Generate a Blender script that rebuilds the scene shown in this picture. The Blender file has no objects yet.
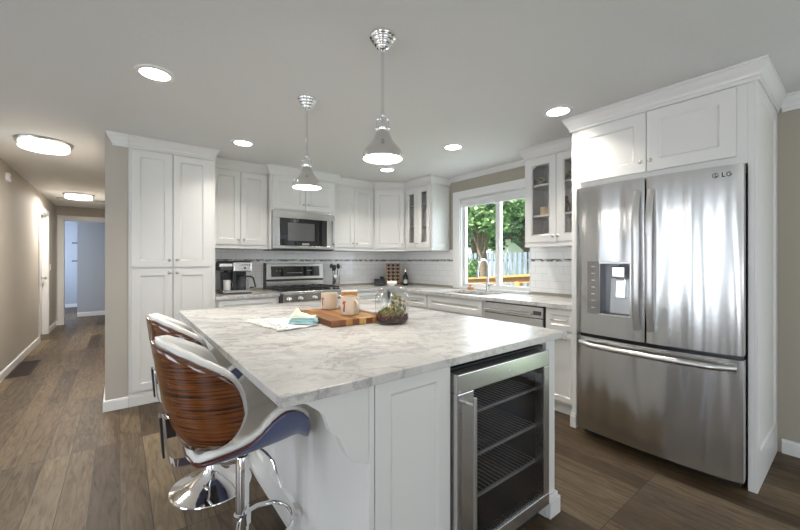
import bpy, bmesh, math, random
from mathutils import Vector, Matrix
PI = math.pi
R = random.Random(7)
scn = bpy.context.scene
COL = scn.collection

# ---------------------------------------------------------------- camera, world, sun, window and fill light, exposure
YAW = math.atan(280 / 361.0)
cam_d = bpy.data.cameras.new('camera')
cam_d.sensor_width = 36.0
cam_d.lens = 361.0 / 800.0 * 36.0
cam_d.shift_y = -0.005
cam_d.clip_start = 0.02
cam = bpy.data.objects.new('camera', cam_d)
cam.location = (0, 0, 1.27)
cam.rotation_euler = (PI / 2, 0, -YAW)
COL.objects.link(cam)
scn.camera = cam

world = bpy.data.worlds.new('world')
scn.world = world
world.use_nodes = True
world.node_tree.nodes['Background'].inputs[0].default_value = (0.80, 0.89, 1.0, 1)
world.node_tree.nodes['Background'].inputs[1].default_value = 1.5

sun_d = bpy.data.lights.new('sun', 'SUN')
sun_d.energy = 14.0
sun_d.angle = 0.02
sun_d.color = (1.0, 0.95, 0.86)
sun = bpy.data.objects.new('sun', sun_d)
sun.rotation_euler = Vector((0.50, -0.25, -0.85)).to_track_quat('-Z', 'Y').to_euler()
COL.objects.link(sun)

def area(name, loc, direction, sx, sy, power, color=(1, 1, 1), shape='RECTANGLE', spread=None):
    d = bpy.data.lights.new(name, 'AREA')
    d.shape = shape
    d.size = sx
    if shape in ('RECTANGLE', 'ELLIPSE'):
        d.size_y = sy
    d.energy = power
    d.color = color
    if spread: d.spread = spread
    o = bpy.data.objects.new(name, d)
    o.location = loc
    o.rotation_euler = Vector(direction).to_track_quat('-Z', 'Y').to_euler()
    COL.objects.link(o)
    return o

COOL = (0.80, 0.89, 1.0)
area('daylight_dining_window', (-3.76, 1.65, 1.25), (1, 0, 0.1), 1.4, 2.1, 46, COOL)
area('island_fill', (-3.76, -1.90, 1.15), (1, 0.2, 0.45), 1.9, 2.1, 58, COOL)  # added fill for the island side, set clear of the fridge reflection
area('daylight_dining_side_window', (-3.76, 3.95, 1.45), (1, 0, 0.1), 1.5, 1.1, 4, COOL)
area('daylight_rear_window', (0.9, -2.97, 1.30), (0, 1, 2.6), 2.6, 1.9, 24, (1.0, 0.99, 0.96))
area('cooler_fill', (3.43, -1.15, 1.15), (-1, 0.25, 0.15), 1.5, 1.9, 13, COOL)  # added lamp at an invented side opening, brightens the cooler door
area('daylight_kitchen_window', (3.60, 2.70, 1.52), (-1, 0, -0.1), 0.95, 1.05, 11, COOL)
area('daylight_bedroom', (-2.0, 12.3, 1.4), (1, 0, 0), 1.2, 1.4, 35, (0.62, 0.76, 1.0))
area('bedroom_front_fill', (-2.5, 10.45, 1.5), (1, 0.2, 0), 0.9, 1.4, 32, (0.74, 0.84, 1.0))  # second lamp added to brighten the bedroom front wall, no window behind it

scn.view_settings.view_transform = 'Standard'
scn.view_settings.look = 'None'
scn.view_settings.exposure = 0.42
scn.view_settings.gamma = 1.0
scn.view_settings.use_curve_mapping = False

CAN_POWER = 5.6
PENDANT_POWER = 3.5
HALL_POWER = 40.0
H = 2.36

# ---------------------------------------------------------------- materials
def newmat(name):
    m = bpy.data.materials.new(name)
    m.use_nodes = True
    nt = m.node_tree
    return m, nt, nt.nodes['Principled BSDF']

def N(nt, typ, **kw):
    n = nt.nodes.new(typ)
    for k, v in kw.items():
        if k.startswith('i_'):
            n.inputs[k[2:].replace('_', ' ')].default_value = v
        else:
            setattr(n, k, v)
    return n

def L(nt, a, b):
    nt.links.new(a, b)

def coords(nt, scale=(1, 1, 1), rot=(0, 0, 0)):
    tc = N(nt, 'ShaderNodeTexCoord')
    mp = N(nt, 'ShaderNodeMapping')
    mp.inputs['Scale'].default_value = scale
    mp.inputs['Rotation'].default_value = rot
    L(nt, tc.outputs['Object'], mp.inputs['Vector'])
    return mp.outputs['Vector']

def ramp(nt, fac, stops, interp='LINEAR'):
    r = N(nt, 'ShaderNodeValToRGB')
    r.color_ramp.interpolation = interp
    els = r.color_ramp.elements
    while len(els) < len(stops):
        els.new(0.5)
    for e, (p, c) in zip(els, stops):
        e.position = p
        e.color = (c[0], c[1], c[2], 1) if len(c) == 3 else c
    L(nt, fac, r.inputs['Fac'])
    return r.outputs['Color']

def bump(nt, bs, height, strength=0.1, dist=0.01):
    b = N(nt, 'ShaderNodeBump')
    b.inputs['Strength'].default_value = strength
    b.inputs['Distance'].default_value = dist
    L(nt, height, b.inputs['Height'])
    L(nt, b.outputs['Normal'], bs.inputs['Normal'])

def plain(name, color, rough=0.5, metal=0.0, coat=0.0, noise=0.0, nscale=8.0, emis=0.0, bmp=0.0):
    m, nt, bs = newmat(name)
    c = (color[0], color[1], color[2], 1)
    bs.inputs['Base Color'].default_value = c
    bs.inputs['Roughness'].default_value = rough
    bs.inputs['Metallic'].default_value = metal
    bs.inputs['Coat Weight'].default_value = coat
    if emis:
        bs.inputs['Emission Color'].default_value = c
        bs.inputs['Emission Strength'].default_value = emis
    if noise or bmp:
        v = coords(nt, (nscale,) * 3)
        n = N(nt, 'ShaderNodeTexNoise')
        n.inputs['Detail'].default_value = 4
        L(nt, v, n.inputs['Vector'])
        if noise:
            a = tuple(max(0, x * (1 - noise)) for x in color)
            b = tuple(min(1, x * (1 + noise)) for x in color)
            col = ramp(nt, n.outputs['Fac'], [(0.3, a), (0.7, b)])
            L(nt, col, bs.inputs['Base Color'])
        if bmp:
            bump(nt, bs, n.outputs['Fac'], bmp, 0.005)
    return m

def mat_wall(name, color):
    m, nt, bs = newmat(name)
    bs.inputs['Base Color'].default_value = (*color, 1)
    bs.inputs['Roughness'].default_value = 0.75
    v = coords(nt, (60, 60, 60))
    n = N(nt, 'ShaderNodeTexNoise'); n.inputs['Detail'].default_value = 3
    L(nt, v, n.inputs['Vector'])
    bump(nt, bs, n.outputs['Fac'], 0.15, 0.004)
    return m

def mat_ceiling():
    m, nt, bs = newmat('ceiling_paint')
    bs.inputs['Base Color'].default_value = (0.91, 0.90, 0.865, 1)
    bs.inputs['Roughness'].default_value = 0.85
    v = coords(nt, (45, 45, 45))
    n = N(nt, 'ShaderNodeTexNoise'); n.inputs['Detail'].default_value = 5
    n.inputs['Roughness'].default_value = 0.65
    L(nt, v, n.inputs['Vector'])
    bump(nt, bs, n.outputs['Fac'], 1.0, 0.013)
    return m

def mat_floor():
    m, nt, bs = newmat('plank_floor')
    v = coords(nt, (1, 1, 1), (0, 0, -PI / 2))
    br = N(nt, 'ShaderNodeTexBrick')
    br.offset = 0.37
    br.offset_frequency = 1
    br.inputs['Scale'].default_value = 1.0
    br.inputs['Brick Width'].default_value = 1.22
    br.inputs['Row Height'].default_value = 0.127
    br.inputs['Mortar Size'].default_value = 0.0020
    br.inputs['Mortar Smooth'].default_value = 0.3
    br.inputs['Bias'].default_value = 0.0
    br.inputs['Color1'].default_value = (0, 0, 0, 1)
    br.inputs['Color2'].default_value = (1, 1, 1, 1)
    br.inputs['Mortar'].default_value = (0.5, 0.5, 0.5, 1)
    L(nt, v, br.inputs['Vector'])
    tone = ramp(nt, br.outputs['Color'], [(0.0, (0.048, 0.031, 0.017)), (0.35, (0.118, 0.081, 0.046)),
                                          (0.65, (0.076, 0.055, 0.035)), (1.0, (0.165, 0.119, 0.070))])
    # every plank reads its own stretch of grain
    sep = N(nt, 'ShaderNodeVectorMath', operation='MULTIPLY_ADD')
    L(nt, br.outputs['Color'], sep.inputs[0])
    sep.inputs[1].default_value = (7.3, 3.1, 5.7)
    L(nt, coords(nt, (13, 1.5, 1)), sep.inputs[2])
    g = N(nt, 'ShaderNodeTexNoise'); g.inputs['Scale'].default_value = 2.2
    g.inputs['Detail'].default_value = 8; g.inputs['Roughness'].default_value = 0.62
    g.inputs['Distortion'].default_value = 1.6
    L(nt, sep.outputs[0], g.inputs['Vector'])
    gc = ramp(nt, g.outputs['Fac'], [(0.28, (0.36, 0.34, 0.32)), (0.42, (0.82, 0.81, 0.80)), (0.52, (1.05, 1.05, 1.05)), (0.74, (1.55, 1.52, 1.45))])
    mx = N(nt, 'ShaderNodeMix', data_type='RGBA', blend_type='MULTIPLY')
    mx.inputs[0].default_value = 0.85
    L(nt, tone, mx.inputs[6]); L(nt, gc, mx.inputs[7])
    mm = N(nt, 'ShaderNodeMix', data_type='RGBA')
    L(nt, br.outputs['Fac'], mm.inputs[0])
    L(nt, mx.outputs[2], mm.inputs[6])
    mm.inputs[7].default_value = (0.035, 0.028, 0.022, 1)
    L(nt, mm.outputs[2], bs.inputs['Base Color'])
    bs.inputs['Specular IOR Level'].default_value = 0.20
    rr = ramp(nt, g.outputs['Fac'], [(0.3, (0.50,) * 3), (0.8, (0.36,) * 3)])
    L(nt, rr, bs.inputs['Roughness'])
    bump(nt, bs, g.outputs['Fac'], 0.12, 0.004)
    return m

def mat_marble(name='quartz_marble', speck=False):
    m, nt, bs = newmat(name)
    v = coords(nt, (1.0, 1.0, 1.0), (0, 0, 0.6))
    w = N(nt, 'ShaderNodeTexNoise'); w.inputs['Scale'].default_value = 2.3
    w.inputs['Detail'].default_value = 6; w.inputs['Roughness'].default_value = 0.6
    L(nt, v, w.inputs['Vector'])
    ad = N(nt, 'ShaderNodeVectorMath', operation='MULTIPLY_ADD')
    L(nt, w.outputs['Color'], ad.inputs[0]); ad.inputs[1].default_value = (0.9, 0.9, 0.9)
    mp = N(nt, 'ShaderNodeMapping'); mp.inputs['Scale'].default_value = (1.0, 2.1, 1.5)
    L(nt, v, mp.inputs['Vector']); L(nt, mp.outputs['Vector'], ad.inputs[2])
    n1 = N(nt, 'ShaderNodeTexNoise'); n1.inputs['Scale'].default_value = 2.0
    n1.inputs['Detail'].default_value = 9; n1.inputs['Roughness'].default_value = 0.6
    L(nt, ad.outputs[0], n1.inputs['Vector'])
    veins = ramp(nt, n1.outputs['Fac'], [(0.33, (1, 1, 1)), (0.465, (0.94, 0.935, 0.93)), (0.497, (0.66, 0.655, 0.65)),
                                         (0.53, (0.95, 0.945, 0.94)), (0.62, (0.86, 0.855, 0.85)), (0.72, (1, 1, 1))])
    n2 = N(nt, 'ShaderNodeTexNoise'); n2.inputs['Scale'].default_value = 1.1
    n2.inputs['Detail'].default_value = 5
    L(nt, ad.outputs[0], n2.inputs['Vector'])
    tone = ramp(nt, n2.outputs['Fac'], [(0.33, (0.36, 0.355, 0.35)), (0.50, (0.56, 0.54, 0.515)), (0.66, (0.66, 0.635, 0.60))])
    n3 = N(nt, 'ShaderNodeTexNoise'); n3.inputs['Scale'].default_value = 9.0
    n3.inputs['Detail'].default_value = 8; n3.inputs['Distortion'].default_value = 1.0
    L(nt, ad.outputs[0], n3.inputs['Vector'])
    fine = ramp(nt, n3.outputs['Fac'], [(0.38, (0.80, 0.80, 0.80)), (0.50, (1, 1, 1))])
    m1 = N(nt, 'ShaderNodeMix', data_type='RGBA', blend_type='MULTIPLY'); m1.inputs[0].default_value = 1
    L(nt, tone, m1.inputs[6]); L(nt, veins, m1.inputs[7])
    m2 = N(nt, 'ShaderNodeMix', data_type='RGBA', blend_type='MULTIPLY'); m2.inputs[0].default_value = 0.8
    L(nt, m1.outputs[2], m2.inputs[6]); L(nt, fine, m2.inputs[7])
    L(nt, m2.outputs[2], bs.inputs['Base Color'])
    bs.inputs['Roughness'].default_value = 0.27
    bs.inputs['Specular IOR Level'].default_value = 0.4
    return m

def mat_steel(name, color=(0.62, 0.61, 0.59), rough=0.24, wave=0.0, streak=(1, 1, 50), bumpy=0.05):
    m, nt, bs = newmat(name)
    bs.inputs['Base Color'].default_value = (*color, 1)
    bs.inputs['Metallic'].default_value = 1.0
    v = coords(nt, streak)
    n = N(nt, 'ShaderNodeTexNoise'); n.inputs['Scale'].default_value = 3
    n.inputs['Detail'].default_value = 3
    L(nt, v, n.inputs['Vector'])
    bs.inputs['Roughness'].default_value = rough
    if not wave:
        rr = ramp(nt, n.outputs['Fac'], [(0.3, (rough * 0.96,) * 3), (0.7, (rough * 1.04,) * 3)])
        L(nt, rr, bs.inputs['Roughness'])
    if wave:
        bs.inputs['Anisotropic'].default_value = 0.6
        tg = N(nt, 'ShaderNodeTangent', direction_type='RADIAL', axis='Z')
        L(nt, tg.outputs[0], bs.inputs['Tangent'])
        v2 = coords(nt, (1, 6.0, 0.6))
        n2 = N(nt, 'ShaderNodeTexNoise'); n2.inputs['Scale'].default_value = 1.0
        n2.inputs['Detail'].default_value = 1.0
        L(nt, v2, n2.inputs['Vector'])
        bump(nt, bs, n2.outputs['Fac'], 1.0, wave)
    return m

def mat_tile():
    m, nt, bs = newmat('subway_tile')
    tc = N(nt, 'ShaderNodeTexCoord')
    sp = N(nt, 'ShaderNodeSeparateXYZ'); L(nt, tc.outputs['Object'], sp.inputs[0])
    a = N(nt, 'ShaderNodeMath', operation='ADD'); L(nt, sp.outputs[0], a.inputs[0]); L(nt, sp.outputs[1], a.inputs[1])
    cb = N(nt, 'ShaderNodeCombineXYZ'); L(nt, a.outputs[0], cb.inputs[0]); L(nt, sp.outputs[2], cb.inputs[1])
    br = N(nt, 'ShaderNodeTexBrick')
    br.inputs['Scale'].default_value = 1.0
    br.inputs['Brick Width'].default_value = 0.152
    br.inputs['Row Height'].default_value = 0.076
    br.inputs['Mortar Size'].default_value = 0.0015
    br.inputs['Color1'].default_value = (0.86, 0.85, 0.83, 1)
    br.inputs['Color2'].default_value = (0.89, 0.88, 0.86, 1)
    br.inputs['Mortar'].default_value = (0.62, 0.61, 0.59, 1)
    L(nt, cb.outputs[0], br.inputs['Vector'])
    L(nt, br.outputs['Color'], bs.inputs['Base Color'])
    bs.inputs['Roughness'].default_value = 0.12
    inv = N(nt, 'ShaderNodeMath', operation='SUBTRACT'); inv.inputs[0].default_value = 1
    L(nt, br.outputs['Fac'], inv.inputs[1])
    bump(nt, bs, inv.outputs[0], 0.4, 0.002)
    return m

def mat_mosaic():
    m, nt, bs = newmat('mosaic_strip')
    tc = N(nt, 'ShaderNodeTexCoord')
    sp = N(nt, 'ShaderNodeSeparateXYZ'); L(nt, tc.outputs['Object'], sp.inputs[0])
    a = N(nt, 'ShaderNodeMath', operation='ADD'); L(nt, sp.outputs[0], a.inputs[0]); L(nt, sp.outputs[1], a.inputs[1])
    cb = N(nt, 'ShaderNodeCombineXYZ'); L(nt, a.outputs[0], cb.inputs[0]); L(nt, sp.outputs[2], cb.inputs[1])
    br = N(nt, 'ShaderNodeTexBrick')
    br.inputs['Scale'].default_value = 1.0
    br.inputs['Brick Width'].default_value = 0.033
    br.inputs['Row Height'].default_value = 0.0125
    br.inputs['Mortar Size'].default_value = 0.001
    br.inputs['Color1'].default_value = (0, 0, 0, 1); br.inputs['Color2'].default_value = (1, 1, 1, 1)
    br.inputs['Mortar'].default_value = (0.6, 0.6, 0.6, 1)
    L(nt, cb.outputs[0], br.inputs['Vector'])
    c = ramp(nt, br.outputs['Color'], [(0.0, (0.045, 0.04, 0.038)), (0.28, (0.30, 0.27, 0.24)), (0.5, (0.55, 0.54, 0.52)),
                                       (0.7, (0.16, 0.16, 0.17)), (0.85, (0.70, 0.69, 0.66))], 'CONSTANT')
    L(nt, c, bs.inputs['Base Color'])
    bs.inputs['Roughness'].default_value = 0.15
    return m

def mat_wood(name, dark, light, scale=(2, 2, 40), rough=0.22, coat=0.5, dist=1.2, sc=1.6):
    m, nt, bs = newmat(name)
    v = coords(nt, scale)
    n = N(nt, 'ShaderNodeTexNoise'); n.inputs['Scale'].default_value = sc
    n.inputs['Detail'].default_value = 5; n.inputs['Distortion'].default_value = dist
    L(nt, v, n.inputs['Vector'])
    mid = tuple((a + b) / 2 for a, b in zip(dark, light))
    c = ramp(nt, n.outputs['Fac'], [(0.33, dark), (0.47, mid), (0.52, light), (0.60, mid), (0.72, dark)])
    L(nt, c, bs.inputs['Base Color'])
    bs.inputs['Roughness'].default_value = rough
    bs.inputs['Coat Weight'].default_value = coat
    bs.inputs['Coat Roughness'].default_value = 0.08
    return m

def mat_glass(name, tint=(1, 1, 1), ior=1.45, extra=0.02):
    m = bpy.data.materials.new(name); m.use_nodes = True
    nt = m.node_tree; nt.nodes.clear()
    out = N(nt, 'ShaderNodeOutputMaterial')
    mix = N(nt, 'ShaderNodeMixShader')
    tr = N(nt, 'ShaderNodeBsdfTransparent'); tr.inputs[0].default_value = (*tint, 1)
    gl = N(nt, 'ShaderNodeBsdfGlossy'); gl.inputs['Roughness'].default_value = 0.03
    lw = N(nt, 'ShaderNodeLayerWeight'); lw.inputs['Blend'].default_value = 0.5
    pw = N(nt, 'ShaderNodeMath', operation='POWER'); pw.inputs[1].default_value = 4.0
    L(nt, lw.outputs['Facing'], pw.inputs[0])
    ad = N(nt, 'ShaderNodeMath', operation='MULTIPLY_ADD'); ad.inputs[1].default_value = 0.75; ad.inputs[2].default_value = 0.035 + extra
    L(nt, pw.outputs[0], ad.inputs[0])
    L(nt, ad.outputs[0], mix.inputs[0]); L(nt, tr.outputs[0], mix.inputs[1]); L(nt, gl.outputs[0], mix.inputs[2])
    L(nt, mix.outputs[0], out.inputs['Surface'])
    return m

def mat_leaf(name, stops):
    m, nt, bs = newmat(name)
    g = N(nt, 'ShaderNodeNewGeometry')
    c = ramp(nt, g.outputs['Random Per Island'], stops)
    L(nt, c, bs.inputs['Base Color'])
    bs.inputs['Roughness'].default_value = 0.5
    tl = N(nt, 'ShaderNodeBsdfTranslucent'); L(nt, c, tl.inputs[0])
    mx = N(nt, 'ShaderNodeMixShader'); mx.inputs[0].default_value = 0.35
    L(nt, bs.outputs[0], mx.inputs[1]); L(nt, tl.outputs[0], mx.inputs[2])
    L(nt, mx.outputs[0], nt.nodes['Material Output'].inputs['Surface'])
    return m

def mat_fence():
    m, nt, bs = newmat('fence_boards')
    v = coords(nt, (3, 3, 0.5))
    n = N(nt, 'ShaderNodeTexNoise'); n.inputs['Scale'].default_value = 4; n.inputs['Detail'].default_value = 5
    L(nt, v, n.inputs['Vector'])
    c = ramp(nt, n.outputs['Fac'], [(0.3, (0.11, 0.135, 0.18)), (0.7, (0.25, 0.30, 0.39))])
    L(nt, c, bs.inputs['Base Color']); bs.inputs['Roughness'].default_value = 0.8
    return m

def mat_board():
    # edge-grain strips running along the board's length
    m, nt, bs = newmat('butcher_block')
    tc = N(nt, 'ShaderNodeTexCoord')
    br = N(nt, 'ShaderNodeTexBrick')
    mp = N(nt, 'ShaderNodeMapping'); mp.inputs['Rotation'].default_value = (0, 0, PI / 2)
    L(nt, tc.outputs['Object'], mp.inputs['Vector']); L(nt, mp.outputs['Vector'], br.inputs['Vector'])
    br.inputs['Scale'].default_value = 1
    br.inputs['Brick Width'].default_value = 0.40
    br.inputs['Row Height'].default_value = 0.042
    br.inputs['Mortar Size'].default_value = 0.0004
    br.inputs['Color1'].default_value = (0, 0, 0, 1); br.inputs['Color2'].default_value = (1, 1, 1, 1)
    br.inputs['Mortar'].default_value = (0.1, 0.1, 0.1, 1)
    tone = ramp(nt, br.outputs['Color'], [(0.0, (0.13, 0.040, 0.010)), (0.4, (0.25, 0.10, 0.024)), (0.75, (0.38, 0.18, 0.045)), (1.0, (0.58, 0.36, 0.13))])
    n = N(nt, 'ShaderNodeTexNoise'); n.inputs['Scale'].default_value = 3; n.inputs['Detail'].default_value = 6
    L(nt, coords(nt, (30, 3, 30)), n.inputs['Vector'])
    g = ramp(nt, n.outputs['Fac'], [(0.3, (0.6, 0.55, 0.5)), (0.6, (1.1, 1.1, 1.1))])
    mx = N(nt, 'ShaderNodeMix', data_type='RGBA', blend_type='MULTIPLY'); mx.inputs[0].default_value = 1
    L(nt, tone, mx.inputs[6]); L(nt, g, mx.inputs[7]); L(nt, mx.outputs[2], bs.inputs['Base Color'])
    bs.inputs['Roughness'].default_value = 0.35
    return m

WHITE = plain('cabinet_paint', (0.665, 0.65, 0.62), 0.34)
TRIMW = plain('trim_paint', (0.72, 0.71, 0.69), 0.4)
CEIL = mat_ceiling()
BEIGE = mat_wall('beige_wall_paint', (0.44, 0.40, 0.345))
TAUPE = mat_wall('taupe_wall_paint', (0.37, 0.335, 0.27))
BLUEG = mat_wall('bluegrey_wall_paint', (0.42, 0.44, 0.47))
FLOOR = mat_floor()
MARBLE = mat_marble()
STEEL = mat_steel('brushed_steel')
FSTEEL = mat_steel('fridge_steel', (0.55, 0.545, 0.535), 0.22, wave=0.045, streak=(1, 140, 2))
FHAND = mat_steel('handle_steel', (0.60, 0.59, 0.58), 0.34)
WIRE = plain('bright_wire', (0.85, 0.85, 0.86), 0.3, 0.1)
CHROME = plain('chrome', (0.86, 0.86, 0.87), 0.06, 1.0)
NICKEL = plain('satin_nickel', (0.50, 0.48, 0.45), 0.28, 1.0)
SHADEM = plain('polished_nickel_shade', (0.62, 0.605, 0.58), 0.22, 0.9)
BLACK = plain('black_plastic', (0.018, 0.018, 0.019), 0.35)
BGLASS = plain('black_glass', (0.012, 0.012, 0.013), 0.05, 0, 0.6)
DARKG = plain('dark_grey_enamel', (0.055, 0.055, 0.058), 0.4)
CAVITY = plain('dark_liner', (0.016, 0.017, 0.018), 0.45)
TILE = mat_tile()
MOSAIC = mat_mosaic()
WALNUT = mat_wood('walnut_veneer', (0.022, 0.005, 0.003), (0.185, 0.058, 0.014), (1.3, 1.3, 52), 0.16, 0.8)
REDEDGE = plain('walnut_edge', (0.085, 0.018, 0.010), 0.3)
BLUE_REFL = plain('painted_blue_reflection', (0.085, 0.105, 0.21), 0.3, coat=0.4)  # blue daylight reflected by glossy walnut, put into the base colour
VINYL = plain('white_vinyl', (0.78, 0.76, 0.72), 0.38)
GLASS = mat_glass('clear_glass')
JARG = mat_glass('jar_glass', (0.95, 0.965, 0.965), 1.45, 0.035)
WGLASS = mat_glass('window_glass', (0.97, 0.985, 0.98), 1.3, 0.0)
SMOKEG = mat_glass('tinted_cooler_glass', (0.66, 0.66, 0.66), 1.5, 0.02)
EMIT = plain('lamp_diffuser', (1.0, 0.98, 0.94), 0.5, emis=9.0)
EMITH = plain('drum_diffuser', (1.0, 0.97, 0.92), 0.5, emis=4.5)
BOARD = mat_board()
MUG = plain('cream_stoneware', (0.56, 0.45, 0.34), 0.3)
REDP = plain('red_print', (0.42, 0.02, 0.015), 0.4)
DARKP = plain('dark_print', (0.03, 0.025, 0.03), 0.4)
AMBER = plain('amber_wood', (0.36, 0.16, 0.035), 0.4, noise=0.3, nscale=20)
TEAL = plain('teal_cloth', (0.30, 0.48, 0.50), 0.9, noise=0.12, nscale=60)
SAGE = plain('sage_cloth', (0.56, 0.64, 0.55), 0.9, noise=0.1, nscale=60)
CREAM = plain('cream_cloth', (0.80, 0.74, 0.56), 0.9)
COTTON = plain('white_cotton', (0.80, 0.78, 0.73), 0.95, noise=0.06, nscale=80)
GREYC = plain('grey_cotton', (0.40, 0.40, 0.41), 0.95)
SOIL = plain('dark_potpourri', (0.035, 0.010, 0.006), 0.8, noise=0.6, nscale=70, bmp=0.8)
MOSS = mat_leaf('moss_leaf', [(0, (0.035, 0.04, 0.008)), (0.35, (0.14, 0.13, 0.012)), (0.7, (0.38, 0.32, 0.03)), (1, (0.62, 0.44, 0.26))])
REGM = plain('bronze_register', (0.022, 0.008, 0.006), 0.7)
CANDLE = plain('candle_wax', (0.66, 0.50, 0.30), 0.5)
DRIED = mat_leaf('dried_plant', [(0, (0.16, 0.15, 0.07)), (0.5, (0.40, 0.35, 0.20)), (1, (0.62, 0.56, 0.40))])
LEAF = mat_leaf('tree_leaf', [(0, (0.04, 0.11, 0.035)), (0.5, (0.12, 0.26, 0.09)), (1, (0.42, 0.56, 0.26))])
LEAFD = mat_leaf('dark_tree_leaf', [(0, (0.03, 0.08, 0.035)), (0.6, (0.09, 0.19, 0.09)), (1, (0.26, 0.40, 0.20))])
BARK = plain('bark', (0.16, 0.12, 0.09), 0.9, noise=0.4, nscale=15, bmp=0.5)
GRASS = plain('lawn', (0.10, 0.18, 0.05), 0.95, noise=0.4, nscale=12)
FENCE = mat_fence()
RAILW = plain('orange_cedar', (0.58, 0.27, 0.09), 0.5, noise=0.2, nscale=10)
SIDING = plain('white_siding', (0.80, 0.80, 0.78), 0.7)
ROOFM = plain('roof_shingle', (0.20, 0.19, 0.19), 0.9)
BRASSY = mat_wood('bamboo', (0.30, 0.13, 0.04), (0.58, 0.30, 0.10), (10, 10, 60), 0.4, 0.2)
SPONGE = plain('terracotta_wood', (0.48, 0.22, 0.10), 0.6)

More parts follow.
